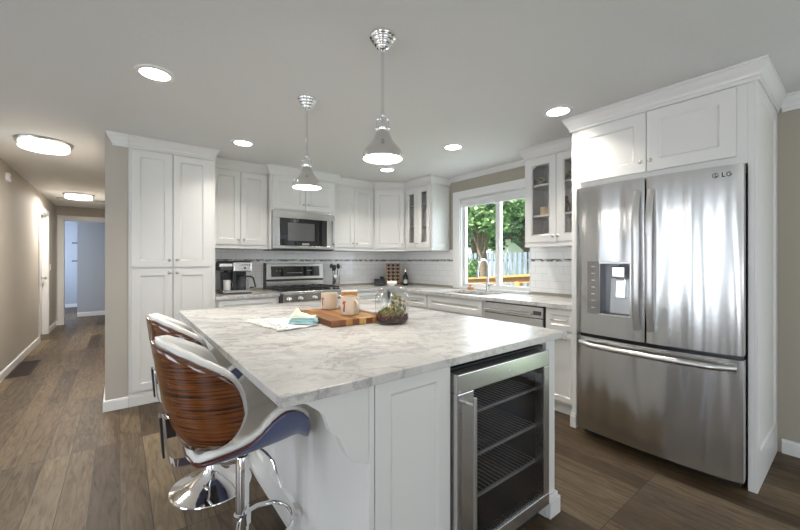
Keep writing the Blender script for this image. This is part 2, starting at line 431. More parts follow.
# ---------------------------------------------------------------- mesh builder
class MB:
    def __init__(self, T=None):
        self.bm = bmesh.new()
        self.T = T or Matrix.Identity(4)
        self.mi = 0
    def v(self, p):
        return self.bm.verts.new(self.T @ Vector(p))
    def f(self, vs):
        try:
            fc = self.bm.faces.new(vs)
            fc.material_index = self.mi
            return fc
        except ValueError:
            return None
    def quad(self, a, b, c, d):
        return self.f([self.v(p) for p in (a, b, c, d)])
    def box(self, x0, x1, y0, y1, z0, z1):
        vs = [self.v((x, y, z)) for z in (z0, z1) for y in (y0, y1) for x in (x0, x1)]
        for q in ((0, 2, 3, 1), (4, 5, 7, 6), (0, 1, 5, 4), (2, 6, 7, 3), (0, 4, 6, 2), (1, 3, 7, 5)):
            self.f([vs[i] for i in q])
        return self
    def prism(self, poly, a0, a1, axis='z'):
        def pt(p, a):
            if axis == 'z': return (p[0], p[1], a)
            if axis == 'y': return (p[0], a, p[1])
            return (a, p[0], p[1])
        A = [self.v(pt(p, a0)) for p in poly]; B = [self.v(pt(p, a1)) for p in poly]
        self.f(A[::-1]); self.f(B)
        n = len(poly)
        for i in range(n):
            self.f([A[i], A[(i + 1) % n], B[(i + 1) % n], B[i]])
        return self
    def lathe(self, prof, c=(0, 0, 0), seg=32, axis='z', closed=False):
        # prof: list of (r, h)
        rings = []
        for r, h in prof:
            if r < 1e-6:
                ring = [None]
                ring = [self._ax(c, 0, 0, h, axis)]
                rings.append([self.v(ring[0])])
            else:
                rings.append([self.v(self._ax(c, r * math.cos(2 * PI * k / seg), r * math.sin(2 * PI * k / seg), h, axis)) for k in range(seg)])
        for a, b in zip(rings, rings[1:]):
            for k in range(seg):
                k2 = (k + 1) % seg
                if len(a) == 1 and len(b) == 1: continue
                if len(a) == 1: self.f([a[0], b[k], b[k2]])
                elif len(b) == 1: self.f([a[k], b[0], a[k2]])
                else: self.f([a[k], b[k], b[k2], a[k2]])
        if not closed:
            if len(rings[0]) > 1: self.f(rings[0])
            if len(rings[-1]) > 1: self.f(rings[-1][::-1])
        return self
    def _ax(self, c, a, b, h, axis):
        if axis == 'z': return (c[0] + a, c[1] + b, c[2] + h)
        if axis == 'y': return (c[0] + a, c[1] + h, c[2] + b)
        return (c[0] + h, c[1] + a, c[2] + b)
    def tube(self, pts, r, seg=10, closed=False, flat=None):
        P = [Vector(p) for p in pts]; n = len(P)
        rs = r if isinstance(r, (list, tuple)) else [r] * n
        rings = []; up = None
        for i in range(n):
            if closed:
                t = (P[(i + 1) % n] - P[i - 1]).normalized()
            else:
                t = (P[min(i + 1, n - 1)] - P[max(i - 1, 0)]).normalized()
            if up is None:
                up = Vector((0, 0, 1)) if abs(t.z) < 0.9 else Vector((1, 0, 0))
            s = t.cross(up).normalized(); up = s.cross(t).normalized()
            ring = []
            for k in range(seg):
                a = 2 * PI * k / seg
                fu = flat if flat else 1.0
                ring.append(self.v(P[i] + s * math.cos(a) * rs[i] + up * math.sin(a) * rs[i] * fu))
            rings.append(ring)
        m = n if closed else n - 1
        for i in range(m):
            a, b = rings[i], rings[(i + 1) % n]
            for k in range(seg):
                k2 = (k + 1) % seg
                self.f([a[k], a[k2], b[k2], b[k]])
        if not closed:
            self.f(rings[0][::-1]); self.f(rings[-1])
        return self
    def grid(self, fn, nu, nv):
        g = [[self.v(fn(i / nu, j / nv)) for j in range(nv + 1)] for i in range(nu + 1)]
        for i in range(nu):
            for j in range(nv):
                self.f([g[i][j], g[i + 1][j], g[i + 1][j + 1], g[i][j + 1]])
        return g
    def ball(self, c, r, seg=14, squash=1.0):
        prof = [(r * math.sin(PI * k / 8), -r * squash * math.cos(PI * k / 8)) for k in range(9)]
        return self.lathe(prof, c, seg, closed=True)
    def build(self, name, mat, parent=None, origin=None, smooth=False, bevel=0.0, seg=2, recalc=True, solid=None, subsurf=0):
        if origin is None:
            origin = WORG.get(parent.name, Vector((0, 0, 0))) if parent else Vector((0, 0, 0))
        origin = Vector(origin)
        bmesh.ops.remove_doubles(self.bm, verts=self.bm.verts, dist=1e-6) if smooth else None
        if recalc:
            bmesh.ops.recalc_face_normals(self.bm, faces=self.bm.faces)
        for v in self.bm.verts: v.co -= origin
        me = bpy.data.meshes.new(name)
        self.bm.to_mesh(me); self.bm.free()
        for mm in (mat if isinstance(mat, (list, tuple)) else [mat]):
            me.materials.append(mm)
        if smooth:
            for p in me.polygons: p.use_smooth = True
            try: me.set_sharp_from_angle(angle=math.radians(40))
            except Exception: pass
        o = bpy.data.objects.new(name, me)
        COL.objects.link(o)
        if parent:
            o.parent = parent
        else:
            o.location = origin
        WORG[o.name] = origin
        if subsurf:
            md = o.modifiers.new('subsurf', 'SUBSURF'); md.levels = subsurf; md.render_levels = subsurf
        if solid:
            md = o.modifiers.new('solidify', 'SOLIDIFY'); md.thickness = solid[0]; md.offset = solid[1]
        if bevel:
            md = o.modifiers.new('bevel', 'BEVEL'); md.width = bevel; md.segments = seg
            md.limit_method = 'ANGLE'; md.angle_limit = math.radians(50)
        return o
WORG = {}

def thing(name, label, cat, loc=(0, 0, 0), group=None):
    o = bpy.data.objects.new(name, None)
    o.empty_display_size = 0.1
    COL.objects.link(o)
    o.location = loc
    o['label'] = label; o['category'] = cat
    if group: o['group'] = group
    WORG[o.name] = Vector(loc)
    return o

def tag(o, label, cat, group=None):
    o['label'] = label; o['category'] = cat
    if group: o['group'] = group
    return o

def struct(o):
    o['kind'] = 'structure'
    return o

def copy_tree(o, parent=None):
    c = o.copy(); COL.objects.link(c)
    if parent: c.parent = parent
    for ch in list(o.children): copy_tree(ch, c)
    return c

def basis(o, U, Nn):
    U = Vector(U); Nn = Vector(Nn); Z = Vector((0, 0, 1))
    M = Matrix.Identity(4)
    for i in range(3):
        M[i][0] = U[i]; M[i][1] = Nn[i]; M[i][2] = Z[i]; M[i][3] = o[i]
    return M

UX, NY = (1, 0, 0), (0, -1, 0)       # cabinets on the back wall, facing -y
UY, NX = (0, -1, 0), (-1, 0, 0)      # cabinets on the right wall, facing -x

def panel_mesh(T, w, h, stile=0.058, t=0.020, glass=False, rec=0.010, rail=None, toprail=None):
    """a shaker front: flat frame, sloped inner lip, recessed panel (or an opening)"""
    mb = MB(T)
    rail = rail or stile; toprail = toprail or rail
    o = [(0, 0), (w, 0), (w, h), (0, h)]
    i1 = [(stile, rail), (w - stile, rail), (w - stile, h - toprail), (stile, h - toprail)]
    e = 0.011
    i2 = [(stile + e, rail + e), (w - stile - e, rail + e), (w - stile - e, h - toprail - e), (stile + e, h - toprail - e)]
    ob = [mb.v((p[0], 0, p[1])) for p in o]; of = [mb.v((p[0], t, p[1])) for p in o]
    a1 = [mb.v((p[0], t, p[1])) for p in i1]
    a2 = [mb.v((p[0], t - rec, p[1])) for p in i2]
    for k in range(4):
        k2 = (k + 1) % 4
        mb.f([ob[k], ob[k2], of[k2], of[k]])
        mb.f([of[k], of[k2], a1[k2], a1[k]])
        mb.f([a1[k], a1[k2], a2[k2], a2[k]])
    if glass:
        a3 = [mb.v((p[0], 0, p[1])) for p in i2]
        for k in range(4):
            k2 = (k + 1) % 4
            mb.f([a2[k], a2[k2], a3[k2], a3[k]])
            mb.f([a3[k], a3[k2], ob[k2], ob[k]])
    else:
        mb.f(a2); mb.f(ob[::-1])
    return mb

def knob(T, u, z, t, parent):
    mb = MB(T)
    mb.lathe([(0.005, 0), (0.005, 0.012), (0.013, 0.017), (0.014, 0.022), (0.009, 0.027), (0, 0.028)], (u, t, z), 14, 'y')
    return mb.build('knob', NICKEL, parent, smooth=True)

def bar_handle(T, u0, u1, z, t, parent, name='handle', vert=False, r=0.006, off=0.032, mat=None):
    mb = MB(T)
    if vert:
        mb.tube([(u0, t + off, z), (u0, t + off, u1)], r)
        for zz in (z + 0.03, u1 - 0.03): mb.tube([(u0, t, zz), (u0, t + off, zz)], r * 0.8, 8)
    else:
        mb.tube([(u0, t + off, z), (u1, t + off, z)], r)
        for uu in (u0 + 0.02, u1 - 0.02): mb.tube([(uu, t, z), (uu, t + off, z)], r * 0.8, 8)
    return mb.build(name, mat or NICKEL, parent, smooth=True)

def door(parent, o, U, Nn, w, h, knob_at=None, glass=False, t=0.020, name='door', stile=0.058, handle=None):
    T = basis(o, U, Nn)
    d = panel_mesh(T, w, h, stile, t, glass).build(name, WHITE, parent, bevel=0.0015)
    if glass:
        g = MB(T); g.box(stile + 0.004, w - stile - 0.004, 0.004, 0.008, stile + 0.004, h - stile - 0.004)
        g.build('glass_pane', GLASS, d)
    if knob_at: knob(T, knob_at[0], knob_at[1], t, d)
    if handle: bar_handle(T, handle[0], handle[1], handle[2], t, d)
    return d

def sweep(mb, path, prof, side=1):
    """sweep a moulding profile (out, z) along a 2D path with mitred corners; out is to the right of travel (side=1)"""
    n = len(path); P = [Vector(p) for p in path]
    rows = []
    for i in range(n):
        def nrm(a, b):
            d = (b - a).normalized(); return Vector((d.y, -d.x)) * side
        if i == 0: m = nrm(P[0], P[1])
        elif i == n - 1: m = nrm(P[-2], P[-1])
        else:
            a, b = nrm(P[i - 1], P[i]), nrm(P[i], P[i + 1])
            m = (a + b); m = m / max(0.2, m.dot(a))
        rows.append([mb.v((P[i].x + m.x * o, P[i].y + m.y * o, z)) for o, z in prof])
    k = len(prof)
    for a, b in zip(rows, rows[1:]):
        for j in range(k):
            j2 = (j + 1) % k
            mb.f([a[j], a[j2], b[j2], b[j]])
    mb.f(rows[0][::-1]); mb.f(rows[-1])
    return mb

CROWN = [(0.0, H - 0.105), (0.012, H - 0.105), (0.012, H - 0.085), (0.018, H - 0.080), (0.022, H - 0.066), (0.036, H - 0.044),
         (0.044, H - 0.028), (0.047, H - 0.022), (0.047, H - 0.014), (0.052, H - 0.012), (0.052, H - 0.001), (0.0, H - 0.001)]
SCROWN = [(0.0, H - 0.055), (0.006, H - 0.055), (0.010, H - 0.047), (0.024, H - 0.030), (0.042, H - 0.016), (0.050, H - 0.010), (0.050, H - 0.001), (0.0, H - 0.001)]
BASE = [(0.0, 0.0), (0.014, 0.0), (0.014, 0.075), (0.010, 0.088), (0.0, 0.092)]

# ================================================================ SETTING
def wallbox(name, parts, mat, origin):
    mb = MB()
    for p in parts: mb.box(*p)
    return struct(mb.build(name, mat, origin=origin))

struct(MB().box(-3.75, 3.62, -3.2, 14.2, -0.10, 0.0).build('floor', FLOOR))
struct(MB().box(-3.75, 3.62, -3.2, 14.2, H, H + 0.12).build('ceiling', CEIL))

WX = 3.475   # inner face of the right wall
WYB = 4.54   # inner face of the back wall
wy0, wy1, wz0, wz1 = 2.19, 3.21, 0.93, 2.07
wallbox('wall_right', [(WX, WX + 0.13, -3.1, -1.95, 0, H), (WX, WX + 0.13, -0.35, wy0, 0, H), (WX, WX + 0.13, -1.95, -0.35, 2.12, H), (WX, WX + 0.13, wy1, 4.66, 0, H),
                       (WX, WX + 0.13, wy0, wy1, 0, wz0), (WX, WX + 0.13, wy0, wy1, wz1, H)], TAUPE, (WX, 0, 0))
wallbox('wall_back', [(0.055, WX, WYB, WYB + 0.12, 0, H)], TAUPE, (0.055, WYB, 0))
wallbox('wall_hall_right', [(-0.10, 0.055, 3.93, 9.77, 0, H)], BEIGE, (-0.1, 3.93, 0))
# left wall of the hall, with a doorway, returning to the dining side
LX = -1.0
dy0, dy1, dzt = 7.92, 8.72, 2.06
wallbox('wall_left', [(LX - 0.12, LX, 5.0, dy0, 0, H), (LX - 0.12, LX, dy1, 9.89, 0, H), (LX - 0.12, LX, dy0, dy1, dzt, H)], BEIGE, (LX, 5, 0))
wallbox('wall_dining_back', [(-3.62, LX - 0.12, 5.0, 5.12, 0, H)], BEIGE, (LX, 5, 0))
wallbox('wall_dining_left', [(-3.72, -3.60, -3.1, -2.9, 0, H), (-3.72, -3.60, -0.9, 0.95, 0, H), (-3.72, -3.60, -2.9, -0.9, 2.25, H), (-3.72, -3.60, 2.40, 3.15, 0, H), (-3.72, -3.60, 4.75, 5.12, 0, H),
                             (-3.72, -3.60, 0.95, 2.40, 0, 0.12), (-3.72, -3.60, 0.95, 2.40, 2.32, H),
                             (-3.72, -3.60, 3.15, 4.75, 0, 0.85), (-3.72, -3.60, 3.15, 4.75, 2.02, H)], BEIGE, (-3.6, 0, 0))
wallbox('wall_rear', [(-3.72, -0.5, -3.12, -3.0, 0, H), (2.3, WX + 0.13, -3.12, -3.0, 0, H),
                      (-0.5, 2.3, -3.12, -3.0, 0, 0.3), (-0.5, 2.3, -3.12, -3.0, 2.28, H)], BEIGE, (0, -3, 0))
# end of the hall with a cased opening to the next room
EY = 9.77
wallbox('wall_hall_end', [(LX, -0.895, EY, EY + 0.12, 0, H), (-0.895, 0.02, EY, EY + 0.12, 2.09, H), (0.02, 3.0, EY, EY + 0.12, 0, H)], BEIGE, (0, EY, 0))
wallbox('wall_bedroom_front', [(-0.77, 1.6, 11.0, 11.12, 0, H)], BLUEG, (0, 11, 0))
wallbox('wall_bedroom_back', [(-2.6, 1.6, 13.4, 13.52, 0, H)], BLUEG, (0, 13.4, 0))
wallbox('wall_bedroom_left', [(-2.72, -2.6, 9.89, 13.52, 0, H), (-2.72, LX - 0.12, EY, EY + 0.12, 0, H)], BLUEG, (-2.6, 11, 0))
wallbox('wall_bedroom_right', [(1.6, 1.72, 9.89, 13.52, 0, H)], BLUEG, (1.6, 11, 0))

# baseboards
def baseboard(name, path, side=1):
    return struct(sweep(MB(), path, BASE, side).build(name, TRIMW, origin=(path[0][0], path[0][1], 0)))
baseboard('baseboard_left', [(LX, 5.0), (LX, dy0 - 0.075)])
baseboard('baseboard_left_far', [(LX, dy1 + 0.075), (LX, EY), (-0.97, EY)])
baseboard('baseboard_stub', [(0.055, 3.93), (-0.10, 3.93), (-0.10, EY - 0.01)], -1)
baseboard('baseboard_bedroom', [(-0.77, 11.0), (1.5, 11.0)])
baseboard('baseboard_bedroom_back', [(-2.5, 13.4), (1.5, 13.4)])
baseboard('baseboard_right', [(WX, 0.340), (WX, -0.35)])
baseboard('baseboard_dining', [(-3.6, 5.0), (LX - 0.0, 5.0)])

# crown on the walls
struct(sweep(MB(), [(0.055, 3.929), (-0.040, 3.929), (-0.040, 3.95)], CROWN, -1).build('trim_1', TRIMW, origin=(0, 3.93, H)))
struct(sweep(MB(), [(WX, 3.39), (WX, 2.05)], SCROWN).build('trim_2', TRIMW, origin=(WX, 3, H)))
struct(sweep(MB(), [(WX, 0.34), (WX, -3.0)], CROWN).build('trim_3', TRIMW, origin=(WX, 0, H)))

# hall opening casing, hall door and its casing
mb = MB()
mb.box(-0.975, -0.895, EY - 0.018, EY, 0, 2.175); mb.box(-0.895, 0.02, EY - 0.018, EY, 2.09, 2.175)
mb.box(-0.895, -0.880, EY - 0.005, EY + 0.125, 0, 2.09); mb.box(-0.88, 0.02, EY - 0.005, EY + 0.125, 2.078, 2.09)
struct(mb.build('trim_4', TRIMW, origin=(-0.9, EY, 0), bevel=0.003))
mb = MB()
mb.box(LX, LX + 0.018, dy0 - 0.075, dy0, 0, dzt + 0.075); mb.box(LX, LX + 0.018, dy1, dy1 + 0.075, 0, dzt + 0.075)
mb.box(LX, LX + 0.018, dy0, dy1, dzt, dzt + 0.075)
mb.box(LX - 0.12, LX + 0.002, dy0, dy0 + 0.015, 0, dzt); mb.box(LX - 0.12, LX + 0.002, dy1 - 0.015, dy1, 0, dzt)
mb.box(LX - 0.12, LX + 0.002, dy0 + .015, dy1 - .015, dzt - 0.015, dzt)
struct(mb.build('trim_5', TRIMW, origin=(LX, dy0, 0), bevel=0.003))
hd = MB(basis((LX - 0.10, dy1 - 0.017, 0.008), (0, -1, 0), (1, 0, 0))).box(0, dy1 - dy0 - 0.034, 0, 0.038, 0, dzt - 0.03).build('door_1', TRIMW, origin=(LX - 0.08, dy0, 0), bevel=0.003)
struct(hd)
for zz in (0.28, 1.08, 1.80):
    MB().box(LX - 0.064, LX - 0.052, dy0 + 0.016, dy0 + 0.03, zz - 0.045, zz + 0.045).build('hinge', NICKEL, hd, bevel=0.001)
MB().lathe([(0.026, 0), (0.026, 0.006), (0.010, 0.010), (0.010, 0.035), (0.026, 0.045), (0.026, 0.062), (0, 0.068)], (LX - 0.062, dy1 - 0.09, 0.98), 16, 'x').build('door_knob', NICKEL, hd, smooth=True)

# kitchen window: casing, jambs, sashes, valance
wn = struct(MB().box(WX - 0.018, WX, wy1, wy1 + 0.115, wz0 - 0.01, wz1 + 0.095).box(WX - 0.018, WX, wy0 - 0.10, wy1, wz1, wz1 + 0.095)
            .box(WX - 0.002, WX + 0.13, wy1 - 0.012, wy1, wz0, wz1).box(WX - 0.002, WX + 0.13, wy0, wy0 + 0.012, wz0, wz1)
            .box(WX - 0.002, WX + 0.13, wy0 + .012, wy1 - .012, wz1 - 0.012, wz1).box(WX - 0.030, WX + 0.13, wy0 + 0.012, wy1 - 0.012, wz0 - 0.012, wz0 + 0.008)
            .build('window_1', TRIMW, origin=(WX, 2.7, wz0), bevel=0.002))
ym = 2.65
f = MB()
gx0, gx1 = WX + 0.045, WX + 0.085
a, b = wy0 + 0.012, wy1 - 0.012
f.box(gx0, gx1, b - 0.035, b, wz0 + 0.008, wz1 - 0.012).box(gx0, gx1, a, a + 0.035, wz0 + 0.008, wz1 - 0.012)
f.box(gx0, gx1, a + 0.035, b - 0.035, wz0 + 0.008, wz0 + 0.055).box(gx0, gx1, a + 0.035, b - 0.035, wz1 - 0.06, wz1 - 0.012)
f.box(gx0 - 0.012, gx1, ym - 0.03, ym + 0.03, wz0 + 0.055, wz1 - 0.06)
f.build('window_frame', TRIMW, wn, bevel=0.002)
MB().box(gx0 + 0.016, gx0 + 0.020, a + 0.03, b - 0.03, wz0 + 0.05, wz1 - 0.055).build('window_pane', WGLASS, wn)
vl = thing('roller_blind', 'white roller blind rolled up across the top of the kitchen window', 'blind', (WX + 0.02, ym, wz1 - 0.07))
MB().box(WX + 0.000, WX + 0.036, a + 0.004, b - 0.004, wz1 - 0.062, wz1 - 0.016).build('headrail', TRIMW, vl, bevel=0.004)
MB().box(WX + 0.012, WX + 0.016, a + 0.01, b - 0.01, wz1 - 0.098, wz1 - 0.062).build('fabric', TRIMW, vl)
MB().box(WX + 0.008, WX + 0.020, a + 0.01, b - 0.01, wz1 - 0.112, wz1 - 0.098).build('bottom_bar', TRIMW, vl, bevel=0.003)

# dining-side windows behind the camera, two added for fill (the daylight comes through them)
def rear_window(name, x0, x1, y0, y1, z0, z1):
    mb = MB(); t = 0.05
    if x1 - x0 < 0.3:
        mb.box(x0, x1, y0, y0 + t, z0, z1).box(x0, x1, y1 - t, y1, z0, z1).box(x0, x1, y0 + t, y1 - t, z0, z0 + t).box(x0, x1, y0 + t, y1 - t, z1 - t, z1)
        for c in (y0 + (y1 - y0) / 3, y0 + (y1 - y0) * 2 / 3): mb.box(x0 + .02, x1 - .02, c - 0.05, c + 0.05, z0 + t, z1 - t)
    else:
        mb.box(x0, x0 + t, y0, y1, z0, z1).box(x1 - t, x1, y0, y1, z0, z1).box(x0 + t, x1 - t, y0, y1, z0, z0 + t).box(x0 + t, x1 - t, y0, y1, z1 - t, z1)
        c = (x0 + x1) / 2; mb.box(c - 0.03, c + 0.03, y0 + .02, y1 - .02, z0 + t, z1 - t)
    return struct(mb.build(name, TRIMW, origin=(x0, y0, z0)))
rear_window('window_2', -3.72, -3.62, 0.95, 2.40, 0.12, 2.32)
rear_window('added_window_6', -3.72, -3.62, -2.9, -0.9, 0.0, 2.25)  # unseen slider added as the opening for the island fill
rear_window('window_3', -3.72, -3.62, 3.15, 4.75, 0.85, 2.02)
rear_window('added_window_5', 3.50, 3.60, -1.95, -0.35, 0.0, 2.12)  # unseen opening added so the cooler door has something bright to reflect
rear_window('window_4', -0.5, 2.3, -3.12, -3.02, 0.30, 2.28)

# backsplash tile and its mosaic band
mb = MB()
mb.box(0.742, WX - 0.008, WYB - 0.008, WYB, 0.945, 1.265).box(0.742, WX - 0.008, WYB - 0.008, WYB, 1.290, 1.42)
struct(mb.build('trim_6', TILE, origin=(0, WYB, 0)))
mb = MB()
for z0, z1 in ((0.945, 1.265), (1.290, 1.42)):
    mb.box(WX - 0.008, WX, wy1 + 0.115, WYB, z0, z1)
    mb.box(WX - 0.008, WX, 1.385, wy0, z0, z1)
struct(mb.build('trim_7', TILE, origin=(WX, 0, 0)))
struct(MB().box(0.742, WX - 0.009, WYB - 0.010, WYB, 1.265, 1.290).build('trim_8', MOSAIC, origin=(0, WYB, 1.265)))
struct(MB().box(WX - 0.010, WX, wy1 + 0.115, WYB - 0.01, 1.265, 1.290).box(WX - 0.010, WX, 1.385, wy0, 1.265, 1.290).build('trim_9', MOSAIC, origin=(WX, 0, 1.265)))

# ================================================================ CABINETS
def crown(parent, path, side=1, prof=CROWN):
    return sweep(MB(), path, prof, side).build('crown_moulding', WHITE, parent)

# tall pantry
pt = thing('pantry_cabinet', 'tall white pantry cabinet with four panelled doors beside the hallway', 'cabinet', (0.40, 4.24, 0))
MB().box(0.056, 0.742, 3.932, WYB - 0.002, 0.105, H - 0.002).build('body', WHITE, pt, bevel=0.002)
MB().box(0.056, 0.742, 3.925, WYB - 0.002, 0.0, 0.105).box(0.056, 0.755, 3.910, 3.925, 0, 0.085).build('plinth', WHITE, pt, bevel=0.003)
for x0, x1, kx in ((0.078, 0.383, 'r'), (0.389, 0.694, 'l')):
    w = x1 - x0
    for z0, z1, kz in ((0.128, 1.198, 1.02), (1.216, H - 0.112, 0.063)):
        door(pt, (x0, 3.932, z0), UX, NY, w, z1 - z0, (w - 0.028 if kx == 'r' else 0.028, kz if kz < 0.5 else z1 - z0 - 0.035))
crown(pt, [(0.056, 3.932), (0.722, 3.932), (0.722, 4.2)])

UZ0, UZ1 = 1.405, H - 0.112
def upper(name, label, x0, x1, y0, z0=UZ0, doors=2, cpath=None):
    c = thing(name, label, 'cabinet', ((x0 + x1) / 2, (y0 + WYB) / 2, z0))
    MB().box(x0, x1, y0, WYB - 0.011, z0 + 0.03, H - 0.002).build('body', WHITE, c, bevel=0.002)
    MB().box(x0, x1, y0 - 0.008, WYB - 0.011, z0, z0 + 0.03).build('light_rail', WHITE, c, bevel=0.003)
    m = 0.02
    w = (x1 - x0 - 2 * m - 0.004 * (doors - 1)) / doors
    for k in range(doors):
        o = x0 + m + k * (w + 0.004)
        kn = w - 0.028 if k == 0 and doors == 2 else 0.028
        door(c, (o, y0, z0 + 0.045), UX, NY, w, UZ1 - z0 - 0.045, (kn, 0.055))
    if cpath: crown(c, cpath)
    return c
upper('wall_cabinet', 'white two-door wall cabinet above the coffee maker', 0.745, 1.343, 4.21, cpath=[(0.745, 4.21), (1.343, 4.21)])
mwz = 1.848
mc = thing('wall_cabinet', 'short white two-door wall cabinet directly above the microwave', 'cabinet', (1.785, 4.3, mwz))
MB().box(1.345, 2.160, 4.13, WYB - 0.011, mwz, H - 0.002).box(1.345, 1.359, 4.13, WYB - 0.011, 1.405, mwz).box(2.146, 2.160, 4.13, WYB - 0.011, 1.405, mwz).build('body', WHITE, mc, bevel=0.002)
for k in range(2):
    door(mc, (1.366 + k * 0.392, 4.13, mwz + 0.025), UX, NY, 0.388, UZ1 - mwz - 0.025, (0.36 if k == 0 else 0.028, 0.065))
crown(mc, [(1.345, 4.21), (1.345, 4.13), (2.160, 4.13), (2.160, 4.21)])
upper('wall_cabinet', 'white two-door wall cabinet right of the microwave', 2.162, 2.800, 4.21, cpath=[(2.162, 4.21), (2.800, 4.21)])

# diagonal corner cabinet
dc = thing('corner_cabinet', 'white single-door diagonal wall cabinet in the kitchen corner', 'cabinet', (3.15, 4.25, UZ0))
A2, B2 = Vector((2.802, 4.21)), Vector((3.15, 3.932))
poly = [(2.802, WYB - 0.011), (2.802, 4.21), (3.15, 3.932), (WX - 0.011, 3.932), (WX - 0.011, WYB - 0.011)]
MB().prism(poly, UZ0 + 0.03, H - 0.002).build('body', WHITE, dc, bevel=0.002)
MB().prism([(2.802, WYB - 0.011), (2.802, 4.203), (3.144, 3.932), (WX - 0.011, 3.932), (WX - 0.011, WYB - 0.011)], UZ0, UZ0 + 0.03).build('light_rail', WHITE, dc)
dl = (B2 - A2).length; du = (B2 - A2).normalized()
door(dc, (A2.x + du.x * 0.02, A2.y + du.y * 0.02, UZ0 + 0.045), (du.x, du.y, 0), (du.y, -du.x, 0), dl - 0.04, UZ1 - UZ0 - 0.045, (dl - 0.07, 0.055))
crown(dc, [(2.802, 4.21), (3.15, 3.932)])

# glass-door cabinets on the right wall
def glass_cab(label, y0, y1, cpath, end0, stile, shelves):
    X0 = 3.15; X1 = WX - 0.011
    c = thing('glass_cabinet', label, 'cabinet', (3.3, (y0 + y1) / 2, UZ0))
    t = 0.018
    mb = MB()
    mb.box(X0, X1, y0, y0 + t, UZ0 + 0.03, H - 0.002).box(X0, X1, y1 - t, y1, UZ0 + 0.03, H - 0.002)
    mb.box(X1 - 0.01, X1, y0 + t, y1 - t, UZ0 + 0.03, H - 0.002)
    mb.box(X0, X1 - 0.01, y0 + t, y1 - t, UZ0 + 0.03, UZ0 + 0.05).box(X0, X1 - 0.01, y0 + t, y1 - t, UZ1 - 0.01, H - 0.002)
    mb.build('body', WHITE, c)
    MB().box(X0 - 0.010, X1, y0 - (0.012 if end0 else 0), y1, UZ0, UZ0 + 0.03).build('light_rail', WHITE, c, bevel=0.004)
    for z in shelves:
        MB().box(X0 + 0.03, X1 - 0.01, y0 + t, y1 - t, z - 0.018, z).build('shelf', WHITE, c)
    if end0:
        panel_mesh(basis((X0 + 0.004, y0, UZ0 + 0.04), (1, 0, 0), (0, -1, 0)), X1 - X0 - 0.006, UZ1 - UZ0 - 0.04, 0.05, 0.012, rec=0.007).build('side_panel', WHITE, c)
    w = (y1 - y0 - 0.03 - 0.004) / 2
    for k in range(2):
        door(c, (X0, y1 - 0.015 - k * (w + 0.004), UZ0 + 0.045), UY, NX, w, UZ1 - UZ0 - 0.045, (w - 0.024 if k == 0 else 0.024, 0.05), glass=True, stile=stile)
    crown(c, cpath)
    return c
glass_cab('white glass-door wall cabinet left of the window beside the corner', 3.40, 3.928, [(3.15, 3.928), (3.15, 3.40), (WX, 3.40)], True, 0.062, (1.75, 2.03))
glass_cab('white glass-door wall cabinet between the window and the refrigerator', 1.392, 2.054, [(WX, 2.054), (3.15, 2.054), (3.15, 1.392)], False, 0.062, (1.712, 2.005))

# contents of the right glass cabinet
def dried_bunch(x, y, z, label):
    c = thing('dried_arrangement', label, 'dried plant', (x, y, z), None)
    MB().lathe([(0.02, 0), (0.045, 0.01), (0.06, 0.03), (0.056, 0.032), (0.04, 0.015), (0, 0.012)], (x, y, z), 18, closed=True).build('bowl', plain('bowl_' + str(y), (0.35, 0.33, 0.26), 0.6), c, smooth=True)
    mb = MB()
    for k in range(90):
        a = R.uniform(0, 2 * PI); r = R.uniform(0, 0.062); h = 0.03 + R.uniform(0, 0.055) * (1.2 - r / 0.08)
        p = Vector((x + r * math.cos(a), y + r * math.sin(a), z + h))
        d = Vector((R.uniform(-1, 1), R.uniform(-1, 1), R.uniform(-0.6, 1))).normalized() * 0.026
        s = d.cross(Vector((R.uniform(-1, 1), R.uniform(-1, 1), R.uniform(-1, 1)))).normalized() * 0.009
        mb.quad(p - d * .3, p + s, p + d, p - s)
    mb.build('leaves', DRIED, c, recalc=False)
dried_bunch(3.265, 1.955, 2.006, 'dried plant bowl on the top shelf behind the left glass door of the window cabinet')
dried_bunch(3.265, 1.660, 2.006, 'dried plant bowl on the top shelf, nearest the refrigerator')
for k, (y, lb) in enumerate(((1.921, 'left one of two tan candles on the glass cabinet shelf'), (1.852, 'right one of two tan candles on the glass cabinet shelf'))):
    c = thing('pillar_candle', lb, 'candle', (3.26, y, 1.713), 'tan candles in the glass cabinet')
    MB().lathe([(0.031, 0), (0.032, 0.003), (0.032, 0.078), (0.028, 0.082), (0.010, 0.078), (0, 0.078)], (3.26, y, 1.713), 20).build('wax', CANDLE, c, smooth=True)
    MB().tube([(3.26, y, 1.789), (3.261, y, 1.803)], 0.0015, 6).build('wick', BLACK, c)
st = thing('brown_figurine', 'small brown bird-like figurine on the middle shelf of the glass cabinet', 'figurine', (3.26, 1.700, 1.713))
MB().lathe([(0.026, 0), (0.030, 0.01), (0.014, 0.03), (0.026, 0.06), (0.034, 0.085), (0.026, 0.11), (0.012, 0.122), (0.020, 0.135), (0.022, 0.148), (0.012, 0.16), (0, 0.163)], (3.26, 1.700, 1.713), 18).build('body', plain('brown_glaze', (0.16, 0.10, 0.06), 0.4, noise=0.5, nscale=25), st, smooth=True)
MB().tube([(3.255, 1.715, 1.855), (3.25, 1.735, 1.85)], [0.008, 0.001], 8).build('beak', SPONGE, st, smooth=True)
dcn = thing('glass_decanter', 'clear glass decanter with stopper on the middle shelf of the glass cabinet', 'decanter', (3.26, 1.632, 1.713))
MB().lathe([(0.030, 0), (0.034, 0.01), (0.032, 0.06), (0.024, 0.09), (0.011, 0.11), (0.010, 0.14), (0.015, 0.148)], (3.26, 1.632, 1.713), 20, closed=True).build('bottle', mat_glass('decanter_glass', (0.80, 0.88, 0.88), 1.5, 0.15), dcn, smooth=True)
